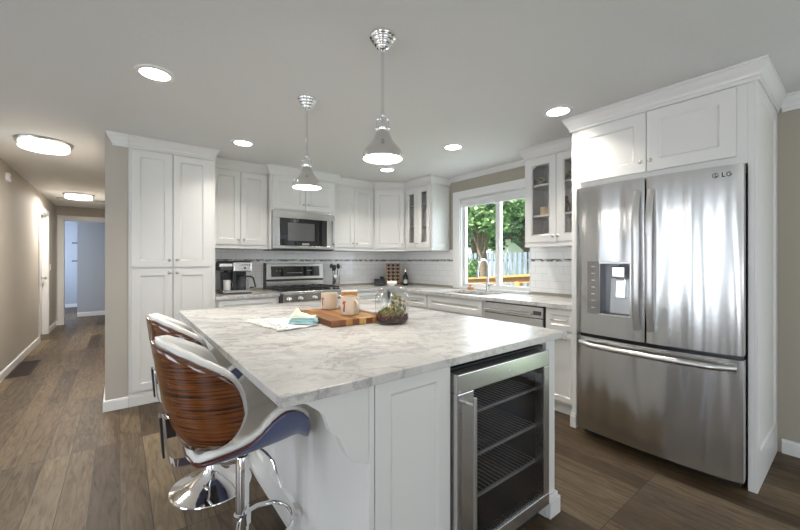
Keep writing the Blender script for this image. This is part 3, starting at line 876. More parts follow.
MB().lathe([(0.008, 0.148), (0.009, 0.152), (0.018, 0.168), (0.012, 0.184), (0, 0.19)], (3.26, 1.632, 1.713), 14).build('stopper', CHROME, dcn, smooth=True)
dk = thing('dark_bottle', 'dark brown bottle at the refrigerator end of the glass cabinet shelf', 'bottle', (3.26, 1.573, 1.713))
MB().lathe([(0.020, 0), (0.022, 0.006), (0.022, 0.10), (0.010, 0.125), (0.009, 0.15), (0, 0.152)], (3.26, 1.573, 1.713), 16).build('glass_body', plain('brown_glass', (0.06, 0.02, 0.01), 0.1), dk, smooth=True)
MB().lathe([(0.011, 0.15), (0.011, 0.168), (0, 0.17)], (3.26, 1.573, 1.713), 14).build('cap', BLACK, dk, smooth=True)

# ---- base cabinets
def base_cab(label, o, U, Nn, w, fronts, depth=0.58, name='base_cabinet', kick=0.10, top=0.880):
    """fronts: list of (u0,u1,z0,z1,kind,handle)"""
    T = basis(o, U, Nn)
    Uv = Vector(U); Nv = Vector(Nn)
    c = thing(name, label, 'cabinet', Vector(o) + Uv * w / 2 - Nv * depth / 2)
    b_ = MB(T).box(0.001, w - 0.001, -depth, 0, kick, top)
    if top < 0.88: b_.box(0.001, w - 0.001, -0.02, 0, top, 0.880).box(0.001, 0.019, -depth, -0.02, top, 0.880).box(w - 0.019, w - 0.001, -depth, -0.02, top, 0.880)
    b_.build('body', WHITE, c, bevel=0.001)
    MB(T).box(0.001, w - 0.001, -depth, -0.055, 0, kick).build('toe_kick', WHITE, c)
    for (u0, u1, z0, z1, nm, hd_) in fronts:
        oo = Vector(o) + Uv * u0 + Vector((0, 0, z0))
        st_ = 0.04 if nm == 'drawer' else 0.055
        door(c, oo, U, Nn, u1 - u0, z1 - z0, name=nm, stile=st_, handle=hd_)
    return c
base_cab('white base cabinet under the coffee maker counter', (0.745, 3.955, 0), UX, NY, 0.636,
         [(0.03, 0.60, 0.72, 0.865, 'drawer', (0.22, 0.35, 0.07)), (0.03, 0.313, 0.12, 0.70, 'door', None), (0.317, 0.60, 0.12, 0.70, 'door', None)])
base_cab('white base cabinet between the range and the kitchen corner', (2.158, 3.955, 0), UX, NY, 0.70,
         [(0.03, 0.62, 0.72, 0.865, 'drawer', (0.24, 0.38, 0.07)), (0.03, 0.323, 0.12, 0.70, 'door', None), (0.327, 0.62, 0.12, 0.70, 'door', None)])
FX = 2.872
base_cab('white corner base cabinet with a drawer left of the sink cabinet', (FX, 3.93, 0), UY, NX, 0.765,
         [(0.32, 0.755, 0.72, 0.865, 'drawer', (0.14, 0.31, 0.07)), (0.32, 0.755, 0.12, 0.70, 'door', None)])
base_cab('wide white sink base cabinet under the window', (FX, 3.163, 0), UY, NX, 0.838,
         [(0.02, 0.818, 0.72, 0.865, 'false_front', None), (0.02, 0.417, 0.12, 0.70, 'door', None), (0.421, 0.818, 0.12, 0.70, 'door', None)], top=0.69)
base_cab('narrow white drawer cabinet between dishwasher and refrigerator', (FX, 1.672, 0), UY, NX, 0.272,
         [(0.012, 0.262, 0.70, 0.868, 'drawer', (0.055, 0.195, 0.085)), (0.012, 0.262, 0.12, 0.685, 'drawer', (0.055, 0.195, 0.52))])

# ---- counters
def slab(cells, z0, z1):
    mb = MB()
    for c in cells: mb.box(c[0], c[1], c[2], c[3], z0, z1)
    bmesh.ops.remove_doubles(mb.bm, verts=mb.bm.verts, dist=1e-5)
    # drop interior faces shared by two boxes
    kill = []
    seen = {}
    for fc in mb.bm.faces:
        key = frozenset(v.index for v in fc.verts)
        seen.setdefault(key, []).append(fc)
    mb.bm.verts.index_update()
    seen = {}
    for fc in mb.bm.faces:
        seen.setdefault(frozenset(v.index for v in fc.verts), []).append(fc)
    for k, fs in seen.items():
        if len(fs) > 1: kill += fs
    bmesh.ops.delete(mb.bm, geom=kill, context='FACES')
    return mb
CZ0, CZ1 = 0.882, 0.914
cL = slab([(0.743, 1.384, 3.925, WYB - 0.001)], CZ0, CZ1).build('countertop', MARBLE, origin=(1.06, 4.2, CZ1), bevel=0.003)
tag(cL, 'grey veined stone countertop under the coffee maker', 'countertop')
xs = [2.157, 2.842, 2.97, 3.33, WX - 0.001]; ys = [1.388, 2.42, 3.10, 3.925, WYB - 0.001]
cells = []
for i in range(4):
    for j in range(4):
        if i == 0 and j < 3: continue
        if i == 2 and j == 1: continue
        cells.append((xs[i], xs[i + 1], ys[j], ys[j + 1]))
cR = slab(cells, CZ0, CZ1).build('countertop', MARBLE, origin=(3.1, 3.0, CZ1))
tag(cR, 'L-shaped grey veined stone countertop below the window holding the sink', 'countertop')

# sink
sk = thing('kitchen_sink', 'stainless steel undermount sink set in the counter below the window', 'sink', (3.15, 2.76, 0.70))
mb = MB()
t = 0.004
x0, x1, y0, y1 = 2.965, 3.335, 2.415, 3.105
mb.box(x0, x1, y0, y1, 0.70, 0.704).box(x0, x0 + t, y0, y1, 0.704, 0.8815).box(x1 - t, x1, y0, y1, 0.704, 0.8815)
mb.box(x0 + t, x1 - t, y0, y0 + t, 0.704, 0.8815).box(x0 + t, x1 - t, y1 - t, y1, 0.704, 0.8815)
mb.build('basin', STEEL, sk)
MB().lathe([(0.04, 0.704), (0.04, 0.707), (0.02, 0.708), (0, 0.706)], (3.15, 2.76, 0), 20).build('drain', CHROME, sk, smooth=True)
# faucet
fc = thing('faucet', 'tall chrome gooseneck faucet behind the sink in front of the window', 'faucet', (3.39, 2.70, CZ1))
fx, fy = 3.39, 2.70
MB().lathe([(0.028, 0), (0.028, 0.006), (0.020, 0.014), (0.018, 0.10), (0.014, 0.11)], (fx, fy, CZ1), 20).build('base', STEEL, fc, smooth=True)
pts = [(fx, fy, CZ1 + 0.10), (fx, fy, CZ1 + 0.28)]
for k in range(1, 10):
    a = PI * k / 10; pts.append((fx - 0.085 + 0.085 * math.cos(a), fy, CZ1 + 0.28 + 0.095 * math.sin(a)))
pts += [(fx - 0.172, fy, CZ1 + 0.27), (fx - 0.182, fy, CZ1 + 0.20)]
MB().tube(pts, 0.013, 12).build('spout', FHAND, fc, smooth=True)
MB().tube([(fx - 0.181, fy, CZ1 + 0.235), (fx - 0.188, fy, CZ1 + 0.16)], [0.014, 0.018], 12).build('spray_head', STEEL, fc, smooth=True)
MB().tube([(fx, fy - 0.015, CZ1 + 0.07), (fx, fy - 0.05, CZ1 + 0.085), (fx, fy - 0.10, CZ1 + 0.085)], [0.009, 0.008, 0.006], 10).build('lever', STEEL, fc, smooth=True)
sb = thing('dish_brush', 'small round terracotta-coloured wooden dish brush on the window sill edge', 'brush', (3.41, 2.98, CZ1))
MB().lathe([(0.034, 0.0), (0.036, 0.004), (0.036, 0.032), (0.03, 0.038), (0.012, 0.042), (0.012, 0.050), (0.018, 0.056), (0.016, 0.068), (0, 0.072)], (3.41, 2.98, CZ1), 20).build('wooden_top', SPONGE, sb, smooth=True)

# dishwasher
dw = thing('dishwasher', 'stainless steel dishwasher built in right of the sink', 'dishwasher', (3.1, 1.998, 0))
T = basis((FX, 2.321, 0), UY, NX)
MB(T).box(0.006, 0.640, -0.57, -0.002, 0.10, 0.876).build('tub', DARKG, dw)
MB(T).box(0.010, 0.636, 0.0, 0.024, 0.115, 0.770).build('door', STEEL, dw, bevel=0.004)
MB(T).box(0.010, 0.636, 0.0, 0.024, 0.773, 0.868).build('control_panel', STEEL, dw, bevel=0.004)
h = bar_handle(T, 0.05, 0.53, 0.805, 0.024, dw, r=0.010, off=0.04, mat=FHAND)
MB(T).box(0.545, 0.62, 0.024, 0.0255, 0.80, 0.835).build('display', DARKG, dw)
MB(T).box(0.010, 0.636, -0.05, -0.04, 0.0, 0.10).build('kick_plate', BLACK, dw)
# ---- refrigerator enclosure
en = thing('refrigerator_surround', 'white cabinet surround with overhead doors enclosing the refrigerator', 'cabinet', (3.1, 0.865, 0))
EX = 2.747
MB().box(EX, WX - 0.001, 0.372, 0.399, 0, H - 0.002).box(EX, WX - 0.001, 1.348, 1.386, 0, H - 0.002).box(EX, WX - 0.001, 0.399, 1.348, 1.812, H - 0.002).build('body', WHITE, en, bevel=0.002)
panel_mesh(basis((EX, 0.372, 0.10), (1, 0, 0), (0, -1, 0)), WX - EX - 0.002, UZ1 - 0.06, 0.085, 0.012, rec=0.008, rail=0.10, toprail=0.10).build('side_panel', WHITE, en)
sweep(MB(), [(EX - 0.002, 0.398), (EX - 0.002, 0.360), (WX, 0.360)], [(0, 0), (0.017, 0), (0.017, 0.085), (0.010, 0.098), (0, 0.102)], -1).build('plinth', WHITE, en)
MB().box(EX - 0.016, EX, 1.346, 1.392, 0, 0.085).box(EX - 0.008, EX, 1.350, 1.388, 0.085, 0.105).build('foot_block', WHITE, en, bevel=0.003)
for k in range(2):
    w = 0.434
    door(en, (EX, 1.318 - k * (w + 0.005), 1.857), UY, NX, w, UZ1 - 1.857, (w - 0.025 if k == 0 else 0.025, 0.065), stile=0.07)
crown(en, [(3.085, 1.386), (EX, 1.386), (EX, 0.364), (WX, 0.364)])

# ---- refrigerator
fr = thing('refrigerator', 'stainless steel french-door refrigerator with bottom freezer and water dispenser', 'refrigerator', (3.05, 0.855, 0))
MB().box(2.735, 3.42, 0.415, 1.300, 0.03, 1.775).build('body', DARKG, fr, bevel=0.004)
MB().box(2.76, 3.30, 0.43, 1.29, 0.0, 0.03).build('base_grille', BLACK, fr)
yc, hw = 0.853, 0.452
def bow(y): return 2.660 - 0.034 * (1 - ((y - yc) / hw) ** 2)
def bowed(y0, y1, z0, z1, hole=None, x1=2.728):
    n = 20
    ys_ = [y0 + (y1 - y0) * k / n for k in range(n + 1)]
    if hole:
        ys_ = sorted(set([y for y in ys_ if all(abs(y - q) > 0.012 for q in hole[:2])] + list(hole[:2])))
    zs_ = [z0, z1] if not hole else [z0, hole[2], hole[3], z1]
    mb = MB()
    e = 0.008
    fv = {}
    def xx(y, z):
        x = bow(y)
        if y - y0 < 1e-6 or y1 - y < 1e-6: x += e
        return x
    for i, y in enumerate(ys_):
        for j, z in enumerate(zs_): fv[i, j] = mb.v((xx(y, z), y, z))
    bk = {(i, j): mb.v((x1, ys_[i], zs_[j])) for i in range(len(ys_)) for j in range(len(zs_)) if i in (0, len(ys_) - 1) or j in (0, len(zs_) - 1)}
    ni, nj = len(ys_) - 1, len(zs_) - 1
    for i in range(ni):
        for j in range(nj):
            if hole and j == 1 and ys_[i] >= hole[0] - 1e-6 and ys_[i + 1] <= hole[1] + 1e-6: continue
            mb.f([fv[i, j], fv[i + 1, j], fv[i + 1, j + 1], fv[i, j + 1]])
    for i in range(ni):
        mb.f([fv[i, 0], bk[i, 0], bk[i + 1, 0], fv[i + 1, 0]]); mb.f([fv[i, nj], fv[i + 1, nj], bk[i + 1, nj], bk[i, nj]])
    for j in range(nj):
        mb.f([fv[0, j], fv[0, j + 1], bk[0, j + 1], bk[0, j]]); mb.f([fv[ni, j], bk[ni, j], bk[ni, j + 1], fv[ni, j + 1]])
    mb.f([bk[0, 0], bk[0, nj], bk[ni, nj], bk[ni, 0]]) if not hole else None
    return mb
DZ0, DZ1 = 0.752, 1.800
hy0, hy1, hz0, hz1 = 0.942, 1.132, 0.905, 1.262
dL = bowed(0.860, 1.304, DZ0, DZ1, (hy0, hy1, hz0, hz1)).build('left_door', FSTEEL, fr, smooth=True)
dR = bowed(0.404, 0.850, DZ0, DZ1).build('right_door', FSTEEL, fr, smooth=True)
dF = bowed(0.404, 1.304, 0.062, 0.728).build('freezer_drawer', FSTEEL, fr, smooth=True)
MB().box(2.705, 2.732, 0.41, 1.298, 0.728, 0.752).build('door_gasket', BLACK, fr)
MB().box(2.700, 2.732, 0.8505, 0.8595, 0.752, 1.79).build('centre_gasket', BLACK, fr)
for yy in (0.435, 1.27):
    MB().box(2.69, 2.80, yy - 0.025, yy + 0.025, 1.776, 1.803).build('hinge_cover', DARKG, fr, bevel=0.004)
# dispenser
ds = MB()
xb = 2.722
ds.box(xb, xb + 0.004, hy0, hy1, hz0, hz1)
ds.box(2.632, xb, hy0 - 0.003, hy0, hz0, hz1).box(2.640, xb, hy1, hy1 + 0.003, hz0, hz1)
ds.box(2.636, xb, hy0, hy1, hz0 - 0.004, hz0).box(2.636, xb, hy0, hy1, hz1, hz1 + 0.004)
dsp = ds.build('dispenser_recess', plain('dispenser_liner', (0.30, 0.30, 0.31), 0.35, 0.6), dL)
MB().box(2.624, 2.640, hy0 - 0.002, hy1 + 0.002, hz1 - 0.012, hz1 + 0.006).build('dispenser_trim', STEEL, dL, bevel=0.002)
MB().box(2.622, 2.650, hy0 - 0.002, hy1 + 0.002, hz0 - 0.012, hz0 + 0.004).build('drip_ledge', STEEL, dL, bevel=0.002)
MB().box(2.650, 2.720, 0.975, 1.065, 1.155, 1.235).box(2.66, 2.70, 1.01, 1.03, 1.235, 1.258).build('dispenser_nozzle', CHROME, dL, bevel=0.012, seg=3)
mb = MB()
mb.prism([(2.715, 0.91), (2.675, 0.91), (2.695, 1.15), (2.715, 1.15)], 0.955, 1.085, 'y')
mb.build('dispenser_panel', plain('grey_dispenser', (0.42, 0.42, 0.42), 0.3, 0.7), dL, bevel=0.003)
mb = MB(); mb.prism([(2.660, 1.02), (2.684, 1.02), (2.700, 1.15), (2.672, 1.15)], 0.985, 1.045, 'y')
mb.build('dispenser_paddle', CHROME, dL, bevel=0.006)
def cpan(u, v):
    y = hy1 + 0.006 + (1.222 - hy1 - 0.006) * u
    return (bow(y) - 0.0015, y, hz0 - 0.008 + (hz1 - hz0 + 0.014) * v)
mb = MB(); mb.grid(cpan, 6, 1); cp = mb.build('dispenser_control_panel', plain('control_strip', (0.36, 0.36, 0.36), 0.22, 0.9), dL, smooth=True, recalc=False)
mb = MB()
for k in range(7):
    zz = hz0 + 0.035 + k * 0.048
    mb.box(bow(1.18) - 0.0040, bow(1.18) - 0.0010, 1.168, 1.190, zz, zz + 0.005)
mb.build('control_marks', plain('mark_white', (0.75, 0.75, 0.75), 0.4), cp)
# handles
def vhandle(y):
    pts = []
    for k in range(17):
        s = k / 16; z = 0.83 + s * (1.715 - 0.83)
        off = 0.020 + 0.040 * min(1.0, math.sin(PI * s) * 1.6)
        pts.append((bow(y) - off, y, z))
    mb = MB(); mb.tube(pts, 0.0195, 12, flat=0.6)
    mb.box(bow(y) - 0.03, bow(y) + 0.004, y - 0.012, y + 0.012, 0.832, 0.862).box(bow(y) - 0.03, bow(y) + 0.004, y - 0.012, y + 0.012, 1.683, 1.713)
    return mb
vhandle(0.892).build('handle', FHAND, dL, smooth=True)
vhandle(0.818).build('handle', FHAND, dR, smooth=True)
pts = []
for k in range(25):
    s = k / 24; y = 0.435 + s * (1.262 - 0.435)
    off = 0.018 + 0.045 * min(1.0, math.sin(PI * s) * 3)
    pts.append((bow(y) - off, y, 0.685))
mb = MB(); mb.tube(pts, 0.021, 12, flat=0.9)
for y in (0.445, 1.252): mb.box(bow(y) - 0.03, bow(y) + 0.004, y - 0.015, y + 0.015, 0.672, 0.698)
mb.build('handle', FHAND, dF, smooth=True)
# badge on the right door: round mark and two letters
bd = MB()
by = 0.515; bz = 1.700; bx = bow(by) - 0.0008
T = basis((bow(0.515) - 0.0006, 0.517, 1.738), (0.05, -1, 0), (-1, 0, 0)) @ Matrix.Diagonal((1.35, 1, 1.35, 1))
bd = MB(T)
ringp = [(0.0 + 0.009 * math.cos(2 * PI * k / 20), 0.0005, 0.009 + 0.009 * math.sin(2 * PI * k / 20)) for k in range(20)]
bd.tube(ringp, 0.0012, 6, closed=True)
bd.box(-0.0012, 0.0012, 0, 0.001, 0.003, 0.015).box(0.0, 0.006, 0, 0.001, 0.003, 0.0055)
bd.box(0.020, 0.0228, 0, 0.001, 0, 0.018).box(0.020, 0.031, 0, 0.001, 0, 0.0028)
for k in range(14):
    a0 = math.radians(45 + k * 21.5); a1 = math.radians(45 + (k + 1) * 21.5)
    c = (0.0425, 0.009)
    bd.tube([(c[0] + 0.0078 * math.cos(a0), 0.0005, c[1] + 0.0078 * math.sin(a0)), (c[0] + 0.0078 * math.cos(a1), 0.0005, c[1] + 0.0078 * math.sin(a1))], 0.0013, 5)
bd.box(0.0425, 0.051, 0, 0.001, 0.007, 0.0095)
bd.build('badge', plain('badge_grey', (0.03, 0.03, 0.035), 0.6), dR)

# ---- microwave
mw = thing('microwave', 'stainless steel over-the-range microwave with black glass window', 'microwave', (1.787, 4.3, 1.405))
mx0, mx1 = 1.361, 2.128
MB().box(mx0, mx1, 4.115, WYB - 0.012, 1.402, 1.846).build('body', DARKG, mw, bevel=0.003)
mdoor = MB(basis((mx0, 4.113, 1.412), UX, NY))
W_, H_ = mx1 - mx0, 0.432
i0, i1, j0, j1 = 0.072, 0.662, 0.035, 0.352
mdoor.box(0, W_, 0, 0.035, 0, j0).box(0, W_, 0, 0.035, j1, H_).box(0, i0, 0, 0.035, j0, j1).box(i1, W_, 0, 0.035, j0, j1)
md = mdoor.build('door', STEEL, mw, bevel=0.003)
MB(basis((mx0, 4.113, 1.412), UX, NY)).box(i0, i1, 0.002, 0.024, j0, j1).build('window', BGLASS, md)
MB(basis((mx0, 4.113, 1.412), UX, NY)).box(i0 + 0.10, i1 - 0.16, 0.0245, 0.0255, j0 + 0.06, j1 - 0.05).build('viewing_screen', plain('grey_screen', (0.12, 0.12, 0.12), 0.12), md)
MB(basis((mx0, 4.113, 1.412), UX, NY)).box(i0 + 0.27, i0 + 0.36, 0.0245, 0.0255, j0 + 0.010, j0 + 0.035).build('display', plain('lcd_grey', (0.30, 0.31, 0.30), 0.3), md)
hh = MB(basis((mx0, 4.113, 1.412), UX, NY))
hh.tube([(W_ - 0.03, 0.035, 0.06), (W_ - 0.022, 0.06, 0.08), (W_ - 0.022, 0.065, 0.2), (W_ - 0.022, 0.06, 0.345), (W_ - 0.03, 0.035, 0.37)], 0.011, 10)
hh.build('handle', FHAND, md, smooth=True)
MB().box(mx0 + 0.01, mx1 - 0.01, 4.13, 4.45, 1.395, 1.402).build('vent_grille', BLACK, mw)

# ---- range
rg = thing('range', 'stainless steel slide-in range with black grates and raised back panel', 'stove', (1.771, 4.2, 0))
rx0, rx1 = 1.388, 2.154
MB().box(rx0, rx1, 3.93, WYB - 0.012, 0.02, 0.905).build('body', DARKG, rg, bevel=0.002)
MB().box(rx0, rx1, 3.895, 4.44, 0.905, 0.930).build('cooktop', STEEL, rg, bevel=0.004)
MB().box(rx0 + 0.02, rx1 - 0.02, 3.955, 4.42, 0.930, 0.936).build('burner_deck', BGLASS, rg)
for k in range(3):
    g = MB(); a_ = rx0 + 0.03 + k * 0.2367; b_ = a_ + 0.23
    for yy in (3.965, 4.19, 4.41): g.box(a_, b_, yy - 0.006, yy + 0.006, 0.952, 0.966)
    for xx_ in (a_ + 0.006, (a_ + b_) / 2, b_ - 0.006): g.box(xx_ - 0.006, xx_ + 0.006, 3.965, 4.41, 0.952, 0.966)
    for yy in (3.967, 4.408):
        for xx_ in (a_ + 0.006, b_ - 0.006): g.box(xx_ - 0.006, xx_ + 0.006, yy - 0.006, yy + 0.006, 0.936, 0.952)
    g.build('grate', BLACK, rg, bevel=0.002)
for xx_, yy in ((1.52, 4.08), (1.52, 4.30), (1.771, 4.19), (2.02, 4.08), (2.02, 4.30)):
    MB().lathe([(0.045, 0.936), (0.045, 0.944), (0.03, 0.950), (0, 0.951)], (xx_, yy, 0), 20).build('burner', BLACK, rg, smooth=True)
mb = MB(); mb.prism([(3.93, 0.775), (3.888, 0.785), (3.880, 0.905), (3.93, 0.905)], rx0 + 0.018, rx1 - 0.018, 'x')
fp = mb.build('control_panel', STEEL, rg, bevel=0.003)
for k, xk in enumerate((1.470, 1.600, 1.771, 1.942, 2.072)):
    MB().lathe([(0.027, 0), (0.027, -0.006), (0.021, -0.010), (0.019, -0.036), (0.012, -0.040), (0, -0.040)], (xk, 3.883, 0.848), 18, 'y').build('knob', CHROME, fp, smooth=True)
MB().box(rx0 + 0.01, rx1 - 0.01, 3.895, 3.93, 0.20, 0.77).build('oven_door', STEEL, rg, bevel=0.004)
MB().box(rx0 + 0.12, rx1 - 0.12, 3.892, 3.896, 0.32, 0.62).build('oven_window', BGLASS, rg)
MB().tube([(rx0 + 0.05, 3.85, 0.72), (rx1 - 0.05, 3.85, 0.72)], 0.012, 10).tube([(rx0 + 0.07, 3.895, 0.72), (rx0 + 0.07, 3.85, 0.72)], 0.009, 8).tube([(rx1 - 0.07, 3.895, 0.72), (rx1 - 0.07, 3.85, 0.72)], 0.009, 8).build('oven_handle', FHAND, rg, smooth=True)
MB().box(rx0 + 0.01, rx1 - 0.01, 3.90, 3.93, 0.04, 0.19).build('drawer', STEEL, rg, bevel=0.004)
bgp = MB(); bgp.box(rx0 + 0.006, rx1 - 0.004, 4.445, WYB - 0.013, 0.930, 1.020).build('back_riser', STEEL, rg, bevel=0.004)
MB().box(rx0, rx0 + 0.010, 4.44, WYB - 0.013, 0.93, 1.245).box(rx0 + 0.010, rx1 - 0.004, 4.455, WYB - 0.013, 1.020, 1.040).build('back_trim', BLACK, rg)
bgd = MB(); bgd.prism([(4.440, 1.040), (WYB - 0.013, 1.040), (WYB - 0.013, 1.238), (4.462, 1.238)], rx0 + 0.012, rx1 - 0.004, 'x')
bg = bgd.build('back_panel', STEEL, rg, bevel=0.005)
mb = MB(); mb.prism([(4.4420, 1.075), (4.4440, 1.075), (4.4600, 1.205), (4.4560, 1.205)], rx0 + 0.07, rx1 - 0.06, 'x')
dsy = mb.build('display', BGLASS, bg)
mb = MB()
for k in range(9):
    xx_ = 1.66 + k * 0.022; mb.box(xx_, xx_ + 0.012, 4.4440, 4.4450, 1.118, 1.124)
for xx_ in (1.52, 1.56, 1.93, 1.96): mb.box(xx_, xx_ + 0.018, 4.4470, 4.4478, 1.145, 1.150)
mb.build('touch_marks', plain('pale_marks', (0.6, 0.6, 0.6), 0.5), dsy)

# ================================================================ ISLAND
IX0, IX1, IY0, IY1 = 0.330, 1.792, 0.930, 3.010
it = slab([(IX0, IX1, IY0, IY1)], 0.884, 0.914).build('countertop', MARBLE, origin=(1.06, 1.97, 0.914), bevel=0.003)
tag(it, 'large pale grey veined stone slab topping the kitchen island', 'countertop')
isl = thing('kitchen_island', 'white panelled kitchen island base under the stone slab', 'kitchen island', (1.15, 1.95, 0))
BX0, BX1, BY0, BY1 = 0.640, 1.745, 0.968, 2.950
MB().box(BX0, 0.980, BY0, BY1, 0, 0.8835).box(0.980, 1.665, 1.58, BY1, 0, 0.8835).box(1.665, BX1, BY0, BY1, 0, 0.8835).box(0.980, 1.665, BY0, 1.58, 0.868, 0.8835).build('body', WHITE, isl, bevel=0.001)
# end panel facing the camera
panel_mesh(basis((BX0 + 0.002, BY0, 0.0), UX, NY), 0.338, 0.882, 0.060, 0.012, rec=0.009, rail=0.13, toprail=0.050).build('end_panel', WHITE, isl)
# long-side panels facing the stools
n = 4; L0 = BY1 - 0.01; span = (BY1 - BY0 - 0.05) / n
for k in range(n):
    panel_mesh(basis((BX0, L0 - k * span, 0.095), (0, -1, 0), (-1, 0, 0)), span - 0.002, 0.785, 0.060, 0.016, rec=0.014, rail=0.06).build('side_panel', WHITE, isl)
MB().box(BX0 - 0.020, BX0, BY0 - 0.010, BY0 + 0.038, 0.095, 0.882).build('corner_post', WHITE, isl, bevel=0.002)
sweep(MB(), [(BX0 - 0.012, BY1), (BX0 - 0.012, BY0 - 0.012), (0.976, BY0 - 0.012)], [(0, 0), (0.012, 0), (0.012, 0.082), (0.006, 0.094), (0, 0.095)], 1 if False else -1).build('plinth', WHITE, isl)
MB().box(1.668, BX1 + 0.018, BY0 - 0.022, BY0 + 0.05, 0, 0.085).box(1.672, BX1 + 0.010, BY0 - 0.012, BY0 + 0.045, 0.085, 0.105).build('foot_block', WHITE, isl, bevel=0.003)
# scrolled corbels
cpts = [(0.640, 0.8835), (0.402, 0.8835), (0.402, 0.872), (0.416, 0.866), (0.432, 0.853), (0.452, 0.838), (0.470, 0.818), (0.481, 0.795), (0.488, 0.772), (0.492, 0.762), (0.502, 0.752),
        (0.513, 0.742), (0.524, 0.724), (0.532, 0.704), (0.541, 0.684), (0.553, 0.665), (0.570, 0.648), (0.590, 0.638), (0.610, 0.634), (0.628, 0.637), (0.640, 0.642)]
cor = MB().prism([(p[0], p[1]) for p in cpts], BY0 - 0.006, BY0 + 0.030, 'y').build('corbel', WHITE, isl, bevel=0.002)
MB().prism([(p[0], p[1]) for p in cpts], BY1 - 0.036, BY1, 'y').build('corbel', WHITE, isl, bevel=0.002)

# wine cooler
wc = thing('beverage_cooler', 'black beverage cooler with steel-framed glass door built into the island end', 'wine cooler', (1.32, 1.25, 0))
ox0, ox1 = 0.984, 1.661
t = 0.025
mb = MB()
mb.box(ox0, ox0 + t, 0.985, 1.56, 0.105, 0.852).box(ox1 - t, ox1, 0.985, 1.56, 0.105, 0.852).box(ox0 + t, ox1 - t, 0.985, 1.56, 0.105, 0.130)
mb.box(ox0 + t, ox1 - t, 0.985, 1.56, 0.825, 0.852).box(ox0 + t, ox1 - t, 1.535, 1.56, 0.13, 0.825)
mb.build('cabinet', CAVITY, wc)
MB().box(ox0 + 0.01, ox1 - 0.01, 1.0, 1.5, 0, 0.104).build('toe_grille', BLACK, wc)
mb = MB()
for k in range(22):
    xx_ = ox0 + 0.05 + k * 0.026; mb.box(xx_, xx_ + 0.014, 0.998, 1.0, 0.03, 0.085)
mb.build('grille_slots', DARKG, wc)
dx0, dx1, dz0, dz1, dyF, dyB = 0.990, 1.622, 0.108, 0.845, 0.926, 0.975
wdr = MB()
gx0_, gx1_, gz0_, gz1_ = 1.080, 1.578, 0.165, 0.772
wdr.box(dx0, dx1, dyF, dyB, dz0, gz0_).box(dx0, dx1, dyF, dyB, gz1_, dz1).box(dx0, gx0_, dyF, dyB, gz0_, gz1_).box(gx1_, dx1, dyF, dyB, gz0_, gz1_)
wd = wdr.build('door', STEEL, wc, bevel=0.003)
MB().box(gx0_ - 0.004, gx1_ + 0.004, dyF + 0.006, dyF + 0.011, gz0_ - 0.004, gz1_ + 0.004).build('glass_pane', SMOKEG, wd)
bar_handle(basis((0, dyF, 0), UX, NY), 1.040, 0.762, 0.18, 0, wd, vert=True, r=0.0075, off=0.040, mat=FHAND)
MB().lathe([(0.006, 0), (0.006, -0.0015), (0, -0.0015)], (1.31, dyF, 0.805), 14, 'y').build('lock', CHROME, wd)
for k, zz in enumerate((0.640, 0.458, 0.283)):
    s = MB()
    s.box(ox0 + t + 0.004, ox1 - t - 0.004, 0.998, 1.008, zz - 0.006, zz + 0.006)
    s.box(ox0 + t + 0.004, ox1 - t - 0.004, 1.505, 1.511, zz - 0.004, zz + 0.004)
    for q in range(24):
        xx_ = ox0 + t + 0.02 + q * 0.0262; s.box(xx_, xx_ + 0.003, 1.008, 1.505, zz - 0.002, zz + 0.001)
    s.build('wire_shelf', WIRE, wc)
# controls and brackets seen inside
MB().box(1.20, 1.42, 1.18, 1.27, 0.800, 0.8245).build('light_housing', DARKG, wc, bevel=0.003)

# ================================================================ STOOLS
def interp(tab, x):
    if x <= tab[0][0]: return tab[0][1]
    for (a0, v0), (a1, v1) in zip(tab, tab[1:]):
        if x <= a1:
            s_ = (x - a0) / (a1 - a0); s_ = s_ * s_ * (3 - 2 * s_) * 0.35 + s_ * 0.65
            return v0 + (v1 - v0) * s_
    return tab[-1][1]

TOP = [(0, 0.985), (25, 0.972), (45, 0.946), (60, 0.917), (72, 0.892), (80, 0.868), (86, 0.838), (90, 0.800), (92.5, 0.740)]
BOT = [(0, 0.612), (25, 0.612), (45, 0.620), (60, 0.630), (72, 0.646), (80, 0.664), (86, 0.684), (90, 0.706), (92.5, 0.738)]

def back_fn(Rr, ext, zx):
    def fn(u, v):
        s_ = (u * 2 - 1)
        ph = 92.5 * math.copysign(1 - (1 - abs(s_)) ** 1.25, s_)
        zt, zb = interp(TOP, abs(ph)) + ext, interp(BOT, abs(ph)) - ext * 0.4
        z = zb + (zt - zb) * v
        a_ = math.radians(ph * (1 + ext * 3.2))
        lean = interp([(0.58, 0.085), (0.62, 0.074), (0.66, 0.052), (0.70, 0.037), (0.78, 0.020), (0.90, 0.002), (0.99, -0.010)], z) * max(0.0, math.cos(a_)) ** 0.7
        return (-0.062 - Rr * math.cos(a_) + lean, Rr * math.sin(a_), z)
    return fn

